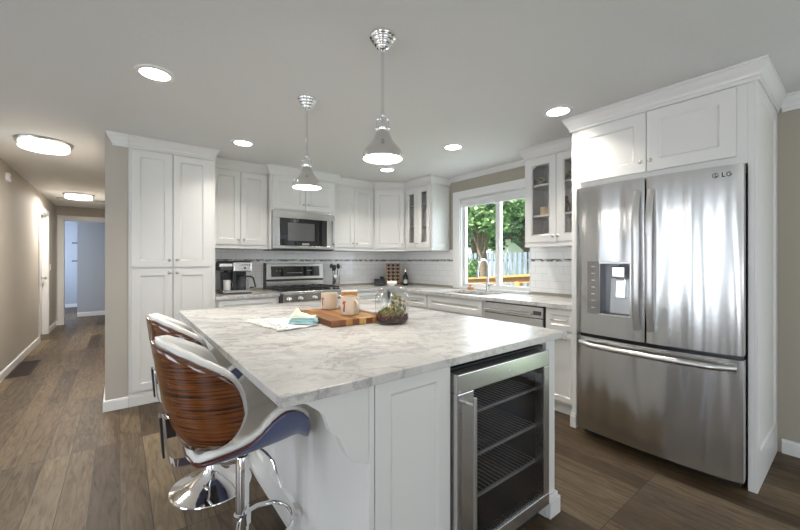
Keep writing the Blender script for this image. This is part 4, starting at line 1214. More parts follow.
ZT = [(-0.205, 0.572), (-0.16, 0.592), (-0.135, 0.600), (-0.08, 0.610), (-0.034, 0.626), (0.0, 0.652), (0.02, 0.676), (0.045, 0.700), (0.07, 0.717), (0.09, 0.722), (0.115, 0.718), (0.15, 0.700), (0.18, 0.668), (0.205, 0.625), (0.215, 0.600)]
def cross(q, off=0.0):
    # q: height above seat bottom -> half width and actual z for a U section
    pass
def seat_fn(off, grow=0.0):
    Rr = 0.13 - off
    def sect(arc):
        flat = 0.118
        if arc < flat: return arc, off
        aa = (arc - flat) / 0.13
        if aa < 1.30: return flat + Rr * math.sin(aa), off + 0.13 - off - Rr * math.cos(aa) + 0
        ex = (aa - 1.30) * 0.13
        y = flat + Rr * math.sin(1.30) + ex * math.cos(1.30); z = 0.13 - Rr * math.cos(1.30) + ex * math.sin(1.30)
        return y, z
    def arc_for(zrel):
        lo, hi = 0.0, 0.6
        for _ in range(30):
            mid = (lo + hi) / 2
            if sect(mid)[1] - off < zrel: lo = mid
            else: hi = mid
        return lo
    def fn(u, v):
        x = -0.205 + 0.42 * u
        zb = 0.556 + 0.030 * u + 0.016 * (abs(2 * u - 1)) ** 3
        if u > 0.82: zb -= 0.05 * ((u - 0.82) / 0.18) ** 2
        zt = max(zb + 0.006, interp(ZT, x) + grow)
        amax = arc_for(zt - zb)
        edge = min(1.0, (1 - abs(2 * u - 1)) * 7)
        amax = max(amax, 0.0) 
        amax = amax if amax > 0.13 else 0.13
        amax *= (0.35 + 0.65 * math.sqrt(edge))
        s_ = (2 * v - 1)
        y, z = sect(abs(s_) * amax)
        return (x, math.copysign(y, s_), zb + z)
    return fn

def make_stool(label):
    st_ = thing('bar_stool', label, 'bar stool', (0, 0, 0), 'bar stools at the island')
    WORG[st_.name] = Vector((0, 0, 0))
    MB().lathe([(0.208, 0.0), (0.210, 0.004), (0.208, 0.009), (0.185, 0.018), (0.145, 0.030), (0.105, 0.045), (0.072, 0.066), (0.048, 0.092), (0.034, 0.120), (0.029, 0.145), (0.027, 0.150), (0, 0.150)], (0, 0, 0), 64).build('base', CHROME, st_, smooth=True)
    MB().lathe([(0.0255, 0.145), (0.0255, 0.475), (0.022, 0.482), (0.019, 0.484), (0.019, 0.535), (0.0, 0.535)], (0, 0, 0), 28).build('column', CHROME, st_, smooth=True)
    fr_ = [(0.02 * 0, 0, 0.30)]
    loop = []
    for k in range(25):
        a_ = PI * (-0.5) + PI * k / 24
        loop.append((0.075 + 0.125 * math.cos(a_), 0.135 * math.sin(a_), 0.285))
    loop = [(0.0, -0.030, 0.31), (0.02, -0.10, 0.292)] + loop + [(0.02, 0.10, 0.292), (0.0, 0.030, 0.31)]
    rl = Matrix.Rotation(math.radians(-38), 4, 'Z') @ Matrix.Translation((0, 0, -0.085))
    MB(rl).tube(loop, 0.0090, 10).lathe([(0.033, 0.29), (0.033, 0.33), (0.027, 0.335)], (0, 0, 0), 20).build('footrest', CHROME, st_, smooth=True)
    MB().box(-0.09, 0.09, -0.075, 0.075, 0.520, 0.553).build('seat_plate', BLACK, st_, bevel=0.006)
    MB().tube([(0.03, -0.05, 0.535), (0.05, -0.14, 0.532), (0.062, -0.19, 0.515), (0.075, -0.235, 0.435)], 0.0045, 8).build('lever', CHROME, st_, smooth=True)
    # seat: walnut shell, blue reflection painted underneath, and white pad
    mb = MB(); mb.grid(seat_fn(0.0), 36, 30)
    sh_ = mb.build('seat_shell', [BLUE_REFL, REDEDGE], st_, smooth=True, recalc=False, solid=(0.012, -1))
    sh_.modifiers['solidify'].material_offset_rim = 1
    sh_['label'] = 'seat shell with blue reflection painted on its underside and dark red edge'
    mb = MB(); mb.grid(seat_fn(0.004, 0.010), 36, 30)
    mb.build('seat_cushion', VINYL, st_, smooth=True, recalc=False, solid=(0.024, 1))
    # backrest: walnut outside, white pad inside
    mb = MB(); mb.grid(back_fn(0.232, 0.0, 0), 44, 14)
    bk_ = mb.build('backrest_shell', WALNUT, st_, smooth=True, recalc=False, solid=(0.010, 0))
    mb = MB(); mb.grid(back_fn(0.224, 0.012, 0), 44, 14)
    mb.build('backrest_cushion', VINYL, st_, smooth=True, recalc=False, solid=(0.024, 1))
    # chrome bracket joining back and seat
    mb = MB()
    path = [(-0.05, 0.537), (-0.14, 0.530), (-0.200, 0.522), (-0.236, 0.528), (-0.256, 0.548), (-0.264, 0.59), (-0.273, 0.705)]
    th = 0.006
    for w0, w1 in ((-0.033, 0.033),):
        pr = [(p[0], p[1]) for p in path]
        outer = []
        for i, p in enumerate(pr):
            a_ = Vector(pr[max(0, i - 1)]); b_ = Vector(pr[min(len(pr) - 1, i + 1)]); d_ = (b_ - a_).normalized()
            outer.append((p[0] - d_.y * -th, p[1] + d_.x * th))
        for i in range(len(pr) - 1):
            q = [pr[i], pr[i + 1], outer[i + 1], outer[i]]
            mb.prism(q, w0, w1, 'y')
    br_ = mb.build('bracket', CHROME, st_)
    MB().prism([(-0.274, 0.566), (-0.266, 0.566), (-0.276, 0.715), (-0.285, 0.715)], -0.026, 0.026, 'y').build('bracket_pad', BLACK, br_, bevel=0.003)
    MB().prism([(-0.264, 0.635), (-0.225, 0.635), (-0.252, 0.705), (-0.273, 0.705)], -0.028, 0.028, 'y').build('bracket_spacer', BLACK, br_, bevel=0.003)
    return st_
s1 = make_stool('walnut and white swivel bar stool nearest the camera, pulled up to the island')
s2 = copy_tree(s1)
s2['label'] = 'walnut and white swivel bar stool farther back, towards the pantry'
s1.location = (0.394, 1.555, 0.0)
s2.location = (0.412, 2.270, 0.0)

# ================================================================ LIGHT FITTINGS
def can_light(x, y, label):
    c = thing('recessed_light', label, 'ceiling light', (x, y, H), 'recessed ceiling lights')
    MB().lathe([(0.075, -0.001), (0.075, -0.006), (0.098, -0.005), (0.100, -0.0005)], (x, y, H), 40, closed=True).build('trim_ring', TRIMW, c, smooth=True)
    MB().lathe([(0.078, -0.0015), (0.078, -0.0045), (0, -0.0045)], (x, y, H), 40).build('diffuser', EMIT, c)
    area('can_lamp', (x, y, H - 0.012), (0, 0, -1), 0.13, 0.13, CAN_POWER, (1, 0.95, 0.88), 'DISK', spread=2.1)
can_light(0.161, 2.532, 'recessed ceiling light nearest the pantry and hallway')
can_light(0.897, 3.519, 'recessed ceiling light in front of the coffee maker cabinet')
can_light(2.514, 2.415, 'recessed ceiling light in front of the window')
can_light(2.52, 3.50, 'recessed ceiling light beside the near pendant, towards the corner cabinets')
can_light(2.519, 1.371, 'recessed ceiling light just left of the refrigerator cabinet')

def pendant(x, y, label):
    c = thing('pendant_light', label, 'pendant light', (x, y, H), 'pendant lights over the island')
    prof = []
    z = 0.0; rr = 0.064
    for k in range(4):
        prof += [(rr, z), (rr + 0.001, z - 0.006), (rr - 0.002, z - 0.013), (rr - 0.008, z - 0.015)]
        rr -= 0.011; z -= 0.016
    prof += [(0.014, z - 0.004), (0.010, z - 0.012), (0, z - 0.012)]
    MB().lathe(prof, (x, y, H - 0.001), 36).build('canopy', CHROME, c, smooth=True)
    MB().lathe([(0.0075, -0.06), (0.0075, -0.365), (0.011, -0.368), (0.011, -0.388), (0.0065, -0.391), (0.0065, -0.405)], (x, y, H), 12).build('stem', CHROME, c, smooth=True)
    zt = H - 0.450
    mb = MB()
    d = Vector((math.cos(-YAW), math.sin(-YAW)))
    pts = [(-0.030, -0.002), (-0.030, 0.030), (-0.026, 0.044), (-0.014, 0.050), (0, 0.051), (0.014, 0.050), (0.026, 0.044), (0.030, 0.030), (0.030, -0.002)]
    mb.tube([(x + d.x * p[0], y + d.y * p[0], zt + p[1]) for p in pts], 0.0032, 8)
    for s_ in (-1, 1): mb.ball((x + d.x * 0.030 * s_, y + d.y * 0.030 * s_, zt), 0.0065, 10)
    mb.build('yoke', CHROME, c, smooth=True)
    MB().lathe([(0.006, 0.056), (0.012, 0.050), (0.014, 0.030), (0.022, 0.022), (0.024, -0.004), (0.020, -0.012)], (x, y, zt), 24).build('socket_cap', CHROME, c, smooth=True)
    z0 = H - 0.598
    prof = [(0.097, 0.0), (0.097, 0.004), (0.094, 0.018), (0.0935, 0.026), (0.090, 0.036), (0.084, 0.046), (0.072, 0.060), (0.058, 0.076), (0.046, 0.094), (0.038, 0.112), (0.032, 0.128), (0.024, 0.138)]
    inner = [(r - 0.0025, z - 0.002) for r, z in prof[::-1]]
    inner[-1] = (0.0945, 0.0)
    MB().lathe(prof, (x, y, z0), 48, closed=True).build('lamp_shade', SHADEM, c, smooth=True)
    MB().lathe(inner, (x, y, z0), 48, closed=True).build('shade_lining', TRIMW, c, smooth=True)
    MB().lathe([(0, -0.001), (0.060, 0.001), (0.088, 0.007), (0.091, 0.012), (0.0, 0.014)], (x, y, z0), 40, closed=True).build('diffuser', EMIT, c, smooth=True)
    area('pendant_lamp', (x, y, z0 - 0.006), (0, 0, -1), 0.15, 0.15, PENDANT_POWER, (1, 0.95, 0.88), 'DISK')
pendant(1.003, 1.430, 'near pendant with polished nickel bell shade, larger in view, over the island')
pendant(0.992, 2.300, 'far pendant with polished nickel bell shade, in front of the microwave')

def drum(x, y, label, power):
    c = thing('flush_mount_light', label, 'ceiling light', (x, y, H), 'drum lights on the hall ceiling')
    MB().lathe([(0.198, 0), (0.200, -0.004), (0.194, -0.020), (0.180, -0.024)], (x, y, H - 0.0005), 48).build('ceiling_plate', NICKEL, c, smooth=True)
    MB().lathe([(0.172, -0.022), (0.172, -0.066), (0.162, -0.074), (0, -0.078)], (x, y, H), 48).build('glass_drum', EMITH, c, smooth=True)
    MB().lathe([(0.1725, -0.044), (0.1765, -0.044), (0.1765, -0.051), (0.1725, -0.051)], (x, y, H), 48, closed=True).build('band', NICKEL, c, smooth=True)
    area('drum_lamp', (x, y, H - 0.085), (0, 0, -1), 0.32, 0.32, power, (1, 0.96, 0.90), 'DISK')
drum(-0.545, 4.60, 'round white drum ceiling light nearer the kitchen, larger in view', HALL_POWER)
drum(-0.533, 7.90, 'round white drum ceiling light at the far end of the hall', HALL_POWER * 0.65)

# ================================================================ SMALL WALL, FLOOR AND CEILING FITTINGS
sd = thing('smoke_detector', 'small white detector high on the left hallway wall', 'detector', (LX, 5.86, 2.20))
MB().lathe([(0.055, 0.0005), (0.055, 0.018), (0.046, 0.032), (0.02, 0.036), (0, 0.036)], (LX, 5.86, 2.20), 24, 'x').build('housing', TRIMW, sd, smooth=True)
MB().lathe([(0.014, 0.036), (0.012, 0.042), (0, 0.043)], (LX, 5.84, 2.195), 14, 'x').build('sensor', plain('grey_sensor', (0.4, 0.4, 0.4), 0.4), sd, smooth=True)
fv_ = thing('floor_register', 'dark bronze floor register beside the left hallway wall', 'floor vent', (-0.89, 6.09, 0))
MB().box(-0.985, -0.795, 5.70, 5.725, 0.0005, 0.006).box(-0.985, -0.795, 6.455, 6.48, 0.0005, 0.006).box(-0.985, -0.965, 5.725, 6.455, 0.0005, 0.006).box(-0.815, -0.795, 5.725, 6.455, 0.0005, 0.006).build('frame', REGM, fv_)
mb = MB()
for k in range(30):
    yy = 5.732 + k * 0.0242; mb.box(-0.965, -0.815, yy, yy + 0.014, 0.0005, 0.005)
mb.build('louvres', REGM, fv_)
hs = thing('light_switch', 'white light switch on the hall corner edge left of the pantry', 'light switch', (-0.10, 5.2, 1.2))
MB().box(-0.108, -0.1002, 5.15, 5.23, 1.14, 1.26).build('plate', TRIMW, hs, bevel=0.002)
MB().box(-0.113, -0.108, 5.18, 5.20, 1.185, 1.215).build('toggle', TRIMW, hs)
hs = thing('light_switch', 'white light switch at the far end of the left hallway wall', 'light switch', (LX, 9.05, 1.15))
MB().box(LX + 0.0005, LX + 0.007, 9.0, 9.08, 1.10, 1.22).build('plate', TRIMW, hs, bevel=0.002)
MB().box(LX + 0.007, LX + 0.012, 9.03, 9.05, 1.145, 1.175).build('toggle', TRIMW, hs)
sw = thing('switch_plate', 'white double switch plate on the tile right of the kitchen window', 'light switch', (WX, 1.935, 1.16))
MB().box(WX - 0.0135, WX - 0.0082, 1.875, 1.995, 1.095, 1.215).build('plate', plain('switch_white', (0.84, 0.84, 0.82), 0.35), sw, bevel=0.002)
for yy in (1.905, 1.965): MB().box(WX - 0.017, WX - 0.0135, yy - 0.017, yy + 0.017, 1.122, 1.188).build('rocker', plain('rocker_white', (0.86, 0.86, 0.84), 0.3), sw, bevel=0.001)
ov = thing('switch_plate', 'white outlet plate on the tile left of the kitchen window beside the cabinet', 'outlet', (WX, 3.36, 1.38))
cv = thing('ceiling_vent', 'slim grey return vent on the hall ceiling beside the far drum light', 'vent', (-0.53, 8.55, H))
MB().box(-0.86, -0.12, 8.45, 8.65, H - 0.008, H - 0.0005).build('frame', plain('vent_grey', (0.30, 0.29, 0.28), 0.5), cv, bevel=0.001)
mb = MB()
for k in range(7): mb.box(-0.84, -0.14, 8.462 + k * 0.026, 8.474 + k * 0.026, H - 0.012, H - 0.008)
mb.build('slats', plain('vent_slat', (0.5, 0.49, 0.48), 0.5), cv)
bpy.data.objects.remove(ov)
for zz, lb in ((1.68, 'upper small dark hook on the grey wall corner beyond the hall'), (1.27, 'lower small dark hook on the grey wall corner beyond the hall')):
    hk = thing('wall_hook', lb, 'hook', (-0.77, 11.05, zz), 'dark hooks beyond the hall')
    MB().box(-0.776, -0.7705, 11.04, 11.08, zz - 0.03, zz + 0.03).build('plate', BLACK, hk)
    MB().box(-0.865, -0.776, 11.045, 11.075, zz - 0.012, zz + 0.012).build('arm', BLACK, hk, bevel=0.003)

# ================================================================ THINGS ON THE COUNTERS
# cutting board
ca = math.atan2(1.803 - 1.736, 1.198 - 0.878)
cb = thing('cutting_board', 'striped wooden butcher block cutting board on the island', 'cutting board', (0.888, 1.742, 0.914))
cbm = MB().box(0, 0.350, 0, 0.535, 0.0005, 0.036).build('board', BOARD, cb, origin=(0, 0, 0), bevel=0.004)
cb.rotation_euler = (0, 0, math.radians(-4))
ZB = 0.951

def patch(c, r, a0, a1, z0, z1, mat, parent, name='printed_mark', shear=0):
    mb = MB()
    def fn(u, v):
        a_ = math.radians(a0 + (a1 - a0) * u + shear * v)
        return (c[0] + r * math.cos(a_), c[1] + r * math.sin(a_), c[2] + z0 + (z1 - z0) * v)
    mb.grid(fn, 5, 3)
    return mb.build(name, mat, parent, recalc=False)

def mug(x, y, label, marks, hang):
    c = thing('mug', label, 'mug', (x, y, ZB), 'cream mugs on the cutting board')
    r, h_ = 0.054, 0.108
    b = MB().lathe([(0, 0.0), (r - 0.006, 0.0), (r - 0.001, 0.006), (r, 0.012), (r, h_ - 0.002), (r - 0.002, h_), (r - 0.005, h_ - 0.002), (r - 0.005, 0.012), (0, 0.010)], (x, y, ZB), 36, closed=True).build('cup', MUG, c, smooth=True)
    a_ = math.radians(hang); d = Vector((math.cos(a_), math.sin(a_)))
    pts = []
    for k in range(13):
        t_ = -PI / 2 + PI * k / 12
        pts.append((x + d.x * (r - 0.004 + 0.036 * math.cos(t_)), y + d.y * (r - 0.004 + 0.036 * math.cos(t_)), ZB + 0.055 + 0.032 * math.sin(t_)))
    MB().tube(pts, 0.006, 10).build('handle', MUG, c, smooth=True)
    for m_ in marks: patch((x, y, ZB), r + 0.0006, *m_[:4], m_[4], b, shear=m_[5] if len(m_) > 5 else 0)
    return c
mug(1.100, 2.185, 'cream mug with a red and black T mark, left of the pair on the board',
    [(172, 204, 0.070, 0.078, REDP), (184, 192, 0.028, 0.071, DARKP)], 60)
mug(1.085, 1.885, 'cream mug with curved red and black mark, front right of the pair',
    [(184, 206, 0.066, 0.084, REDP, 8), (196, 207, 0.045, 0.067, REDP), (194, 205, 0.022, 0.046, DARKP)], 272)
ab = thing('wooden_box', 'small amber wooden box with pale top behind the right mug', 'box', (1.225, 2.14, ZB))
T = Matrix.Translation((1.205, 2.10, ZB)) @ Matrix.Rotation(-YAW + 0.05, 4, 'Z')
MB(T).box(-0.050, 0.050, -0.025, 0.025, 0.0, 0.115).build('box_body', AMBER, ab, bevel=0.003)
MB(T).box(-0.052, 0.052, -0.027, 0.027, 0.115, 0.124).build('lid', plain('pale_lid', (0.72, 0.66, 0.55), 0.5), ab, bevel=0.002)

# fringed towel
def on_cloth(u, v):
    A_, D_, C_, B_ = Vector((0.622, 2.235)), Vector((0.655, 1.800)), Vector((0.862, 1.835)), Vector((0.800, 2.190))
    p = (A_ * (1 - u) + D_ * u) * (1 - v) + (B_ * (1 - u) + C_ * u) * v
    z = 0.9200 + 0.0018 * math.sin(u * 9 + v * 5) + 0.0018 * math.sin(v * 13 + u * 3)
    return (p.x, p.y, z)
tw = thing('fringed_towel', 'white cotton towel with fringed edge lying on the island', 'towel', (0.73, 2.0, 0.914))
mb = MB()
nu, nv = 24, 20
g = [[mb.v(on_cloth(i / nu, j / nv)) for j in range(nv + 1)] for i in range(nu + 1)]
for i in range(nu):
    for j in range(nv):
        mb.mi = 1 if (j >= 14 and i > 11) or i >= nu - 1 else 0
        mb.f([g[i][j], g[i + 1][j], g[i + 1][j + 1], g[i][j + 1]])
mb.build('cloth', [COTTON, GREYC], tw, smooth=True, recalc=False, solid=(0.004, 0))
mb = MB()
for k in range(46):
    u = k / 45
    p = Vector(on_cloth(u, 0.0)); q = Vector(on_cloth(u, 0.06)); d = (p - q).normalized()
    s_ = Vector((-d.y, d.x, 0))
    L_ = R.uniform(0.03, 0.05); w_ = R.uniform(-0.012, 0.012)
    mb.tube([p, p + d * L_ * 0.5 + s_ * w_ * 0.6 + Vector((0, 0, R.uniform(0, 0.006))), p + d * L_ + s_ * w_ + Vector((0, 0, -0.001))], [0.0028, 0.0036, 0.0022], 5)
for k in range(60):
    u = R.uniform(0, 1); v = R.uniform(0.0, 0.16)
    p = Vector(on_cloth(u, v)) + Vector((0, 0, 0.003))
    a_ = R.uniform(0, 6.28); mb.tube([p, p + Vector((math.cos(a_) * 0.008, math.sin(a_) * 0.008, 0.005)), p + Vector((math.cos(a_) * 0.016, math.sin(a_) * 0.016, 0.0))], 0.0025, 5)
fz = mb.build('fringe', COTTON, tw)
fz['kind'] = 'stuff'

# folded teal napkin
def fold(z0, hgt, w, dpt, cx, cy, rot, peak=0.0, seed=0):
    mb = MB(Matrix.Translation((cx, cy, z0)) @ Matrix.Rotation(rot, 4, 'Z'))
    def fn(u, v):
        x = (u - 0.5) * w; y = (v - 0.5) * dpt
        e = (1 - abs(2 * u - 1) ** 4) * (1 - abs(2 * v - 1) ** 4)
        z = hgt * e ** 0.5 + peak * math.exp(-((u - 0.38) ** 2) / 0.05 - ((v - 0.5) ** 2) / 0.09) + 0.004 * math.sin(u * 11 + seed) * e
        return (x, y, z)
    mb.grid(fn, 20, 14)
    def fb(u, v): return ((u - 0.5) * w, (v - 0.5) * dpt, 0.0)
    mb.grid(fb, 20, 14)
    return mb
nk = thing('folded_napkin', 'folded teal, sage and cream cloth napkin heaped beside the cutting board', 'napkin', (0.825, 1.985, 0.925))
rt = -YAW + 0.05
fold(0.9265, 0.013, 0.155, 0.115, 0.814, 1.932, rt, 0.0, 0).build('teal_layer', TEAL, nk, smooth=True)
fold(0.9400, 0.014, 0.150, 0.105, 0.818, 1.936, rt + 0.05, 0.0, 1).build('teal_fold', TEAL, nk, smooth=True)
fold(0.9545, 0.012, 0.145, 0.095, 0.812, 1.942, rt, 0.014, 2).build('sage_fold', SAGE, nk, smooth=True)
fold(0.9675, 0.006, 0.085, 0.070, 0.798, 1.956, rt + 0.1, 0.030, 3).build('cream_fold', CREAM, nk, smooth=True)

# glass jar with dried plants
jx, jy, jz = 1.235, 1.668, 0.9142
jr = thing('glass_jar', 'round glass lidded jar filled with moss and dried plants on the island', 'jar', (jx, jy, jz))
MB().lathe([(0, 0.0), (0.080, 0.0), (0.091, 0.008), (0.096, 0.024), (0.097, 0.09), (0.097, 0.145), (0.094, 0.160), (0.086, 0.170), (0.078, 0.174), (0.076, 0.178), (0.079, 0.190)], (jx, jy, jz), 48, closed=True).build('vessel', JARG, jr, smooth=True)
MB().lathe([(0.0725, 0.1765), (0.0745, 0.189), (0.0755, 0.1895), (0.074, 0.176)], (jx, jy, jz), 48, closed=True).build('neck_ring', JARG, jr, smooth=True)
ld = MB().lathe([(0.080, 0.191), (0.082, 0.197), (0.074, 0.204), (0.045, 0.212), (0.016, 0.216)], (jx, jy, jz), 48, closed=True).build('lid', mat_glass('lid_glass', (0.92, 0.93, 0.92), 1.5, 0.22), jr, smooth=True)
MB().lathe([(0.014, 0.212), (0.013, 0.218), (0.026, 0.224), (0.030, 0.232), (0.026, 0.240), (0, 0.243)], (jx, jy, jz), 24).build('knob', plain('white_glass_knob', (0.80, 0.79, 0.74), 0.15), ld, smooth=True)
MB().lathe([(0, 0.004), (0.074, 0.004), (0.086, 0.012), (0.090, 0.026), (0.088, 0.036), (0.06, 0.044), (0, 0.042)], (jx, jy, jz), 32, closed=True).build('potpourri_bed', SOIL, jr, smooth=True)
mb = MB()
for k in range(900):
    a_ = R.uniform(0, 2 * PI); r_ = 0.080 * math.sqrt(R.random()); hh_ = R.uniform(0.045, 0.140) * (1 - 0.35 * r_ / 0.085)
    p = Vector((jx + r_ * math.cos(a_), jy + r_ * math.sin(a_), jz + max(0.036, hh_ * (1.0 + 0.35 * math.cos(a_ + 0.66)))))
    d = Vector((R.uniform(-1, 1), R.uniform(-1, 1), R.uniform(-0.2, 1.2))).normalized() * R.uniform(0.012, 0.026)
    s_ = d.cross(Vector((R.uniform(-1, 1), R.uniform(-1, 1), R.uniform(-1, 1)))).normalized() * 0.004
    q = p + d
    if (q.x - jx) ** 2 + (q.y - jy) ** 2 > 0.089 ** 2: continue
    mb.quad(p - d * 0.3, p + s_, q, p - s_)
o_ = mb.build('moss', MOSS, jr, recalc=False); o_['kind'] = 'stuff'
mb = MB()
for k in range(420):
    a_ = R.uniform(0, 2 * PI); r_ = R.uniform(0.078, 0.0925); z_ = R.uniform(0.014, 0.050)
    if z_ < 0.025: r_ = min(r_, 0.084)
    mb.ball((jx + r_ * math.cos(a_), jy + r_ * math.sin(a_), jz + z_), R.uniform(0.003, 0.0055), 6)
o_ = mb.build('dried_petals', mat_leaf('petals', [(0, (0.05, 0.008, 0.006)), (0.6, (0.16, 0.03, 0.015)), (0.85, (0.03, 0.02, 0.02)), (1, (0.45, 0.20, 0.08))]), jr); o_['kind'] = 'stuff'

# coffee maker
cm = thing('coffee_maker', 'black and steel coffee maker on the counter beside the pantry', 'coffee maker', (1.02, 4.28, CZ1))
cx0, cx1, cy0, cy1 = 0.860, 1.150, 4.14, 4.40
z = CZ1
MB().box(cx0, cx1, cy0, cy1, z, z + 0.012).build('foot', BLACK, cm, bevel=0.004)
MB().box(cx0 + 0.004, cx1 - 0.004, cy0 + 0.004, cy1 - 0.004, z + 0.012, z + 0.042).build('base', STEEL, cm, bevel=0.006)
MB().box(cx0 + 0.02, cx1 - 0.02, cy1 - 0.10, cy1 - 0.005, z + 0.042, z + 0.235).box(cx0 + 0.105, cx0 + 0.135, cy0 + 0.05, cy1 - 0.10, z + 0.042, z + 0.235).build('tower', BLACK, cm, bevel=0.004)
MB().box(cx0 + 0.10, cx1 - 0.002, cy0 + 0.006, cy1 - 0.01, z + 0.240, z + 0.345).build('control_head', STEEL, cm, bevel=0.01)
MB().box(cx0 - 0.03, cx0 + 0.10, cy0 + 0.03, cy1 - 0.01, z + 0.250, z + 0.345).build('pod_head', DARKG, cm, bevel=0.012)
MB().box(cx0 - 0.032, cx0 + 0.098, cy0 + 0.026, cy0 + 0.034, z + 0.295, z + 0.330).build('pod_band', STEEL, cm, bevel=0.003)
MB().box(cx0 - 0.02, cx1 - 0.004, cy0 + 0.01, cy1 - 0.012, z + 0.345, z + 0.358).build('lid', BLACK, cm, bevel=0.004)
mb = MB()
for k in range(4): mb.box(cx0 + 0.180 + k * 0.026, cx0 + 0.196 + k * 0.026, cy0 + 0.0035, cy0 + 0.0065, z + 0.308, z + 0.318)
mb.box(cx0 + 0.206, cx0 + 0.226, cy0 + 0.0035, cy0 + 0.0065, z + 0.268, z + 0.292)
mb.build('buttons', BLACK, cm)
MB().lathe([(0.020, 0.228), (0.024, 0.250), (0, 0.250)], (cx0 + 0.045, cy0 + 0.09, z), 16).build('spout', BLACK, cm, smooth=True)
ca_ = thing('carafe', 'glass carafe with black handle sitting in the coffee maker', 'carafe', (1.065, 4.235, z + 0.043))
kx, ky = 1.068, 4.220
MB().lathe([(0, 0), (0.055, 0.0), (0.062, 0.008), (0.064, 0.06), (0.056, 0.10), (0.044, 0.125), (0.042, 0.138)], (kx, ky, z + 0.043), 32, closed=True).build('glass_body', JARG, ca_, smooth=True)
MB().lathe([(0.043, 0.132), (0.047, 0.134), (0.047, 0.152), (0.03, 0.160), (0, 0.160)], (kx, ky, z + 0.043), 28).build('lid', BLACK, ca_, smooth=True)
MB().tube([(kx + 0.040, ky - 0.01, z + 0.185), (kx + 0.085, ky - 0.02, z + 0.185), (kx + 0.110, ky - 0.025, z + 0.165), (kx + 0.135, ky - 0.025, z + 0.065), (kx + 0.075, ky - 0.02, z + 0.062)], 0.009, 8).build('handle', BLACK, ca_, smooth=True)
tm = thing('travel_mug', 'white cup standing under the coffee maker pod spout', 'mug', (cx0 + 0.05, cy0 + 0.075, z + 0.043))
MB().lathe([(0.034, 0), (0.036, 0.004), (0.037, 0.105), (0.034, 0.108), (0.033, 0.103), (0.030, 0.01), (0, 0.01)], (cx0 + 0.050, cy0 + 0.075, z + 0.043), 26).build('cup', plain('white_cup', (0.72, 0.72, 0.70), 0.3), tm, smooth=True)
MB().tube([(cx0 + 0.084, cy0 + 0.07, z + 0.130), (cx0 + 0.104, cy0 + 0.066, z + 0.125), (cx0 + 0.106, cy0 + 0.066, z + 0.080), (cx0 + 0.084, cy0 + 0.07, z + 0.072)], 0.004, 8).build('handle', CHROME, tm, smooth=True)

# utensil crock
uc = thing('utensil_crock', 'steel crock of kitchen tools right of the range', 'utensil holder', (2.305, 4.37, CZ1))
ux, uy = 2.300, 4.37
MB().lathe([(0.048, 0), (0.050, 0.003), (0.050, 0.165), (0.047, 0.165), (0.046, 0.006), (0, 0.006)], (ux, uy, CZ1), 28).build('crock', STEEL, uc, smooth=True)
for k, (dx, dy, dz, rr_, lb, cat_, mt) in enumerate(((-0.030, -0.01, 0.265, 0.040, 'leftmost black ladle in the steel crock', 'ladle', BLACK), (0.030, 0.0, 0.285, 0.034, 'black slotted spoon in the middle of the steel crock', 'spoon', BLACK), (0.070, -0.01, 0.285, 0.026, 'rightmost steel spoon leaning in the crock', 'spoon', FHAND), (-0.055, 0.02, 0.29, 0.030, 'dark turner at the back left of the steel crock', 'spatula', DARKG))):
    ut = thing('cooking_utensil', lb, cat_, (ux, uy, CZ1 + 0.01), 'tools in the crock')
    MB().tube([(ux + dx * 0.15, uy + dy * 0.3, CZ1 + 0.01), (ux + dx * 0.9, uy + dy, CZ1 + dz - rr_)], 0.0045, 8).build('handle', mt, ut, smooth=True)
    mb = MB(Matrix.Translation((ux + dx * 1.1, uy + dy, CZ1 + dz)) @ Matrix.Rotation(-dx * 6, 4, 'Y') @ Matrix.Diagonal((0.8, 0.35, 1.1, 1)))
    mb.ball((0, 0, 0), rr_, 14); mb.build('head', mt, ut, smooth=True)

# corner things
bx_ = thing('black_speaker', 'small black boxy device on the corner counter left of the spice rack', 'device', (3.00, 4.33, CZ1))
T = Matrix.Translation((2.99, 4.34, CZ1)) @ Matrix.Rotation(-YAW, 4, 'Z')
MB(T).box(-0.075, 0.075, -0.05, 0.05, 0, 0.095).build('case', BLACK, bx_, bevel=0.008)
MB(T).box(0.0, 0.065, -0.03, 0.03, 0.095, 0.135).build('top_unit', BLACK, bx_, bevel=0.015)
MB(T).box(-0.06, 0.06, -0.0515, -0.05, 0.015, 0.04).build('front_strip', DARKG, bx_)

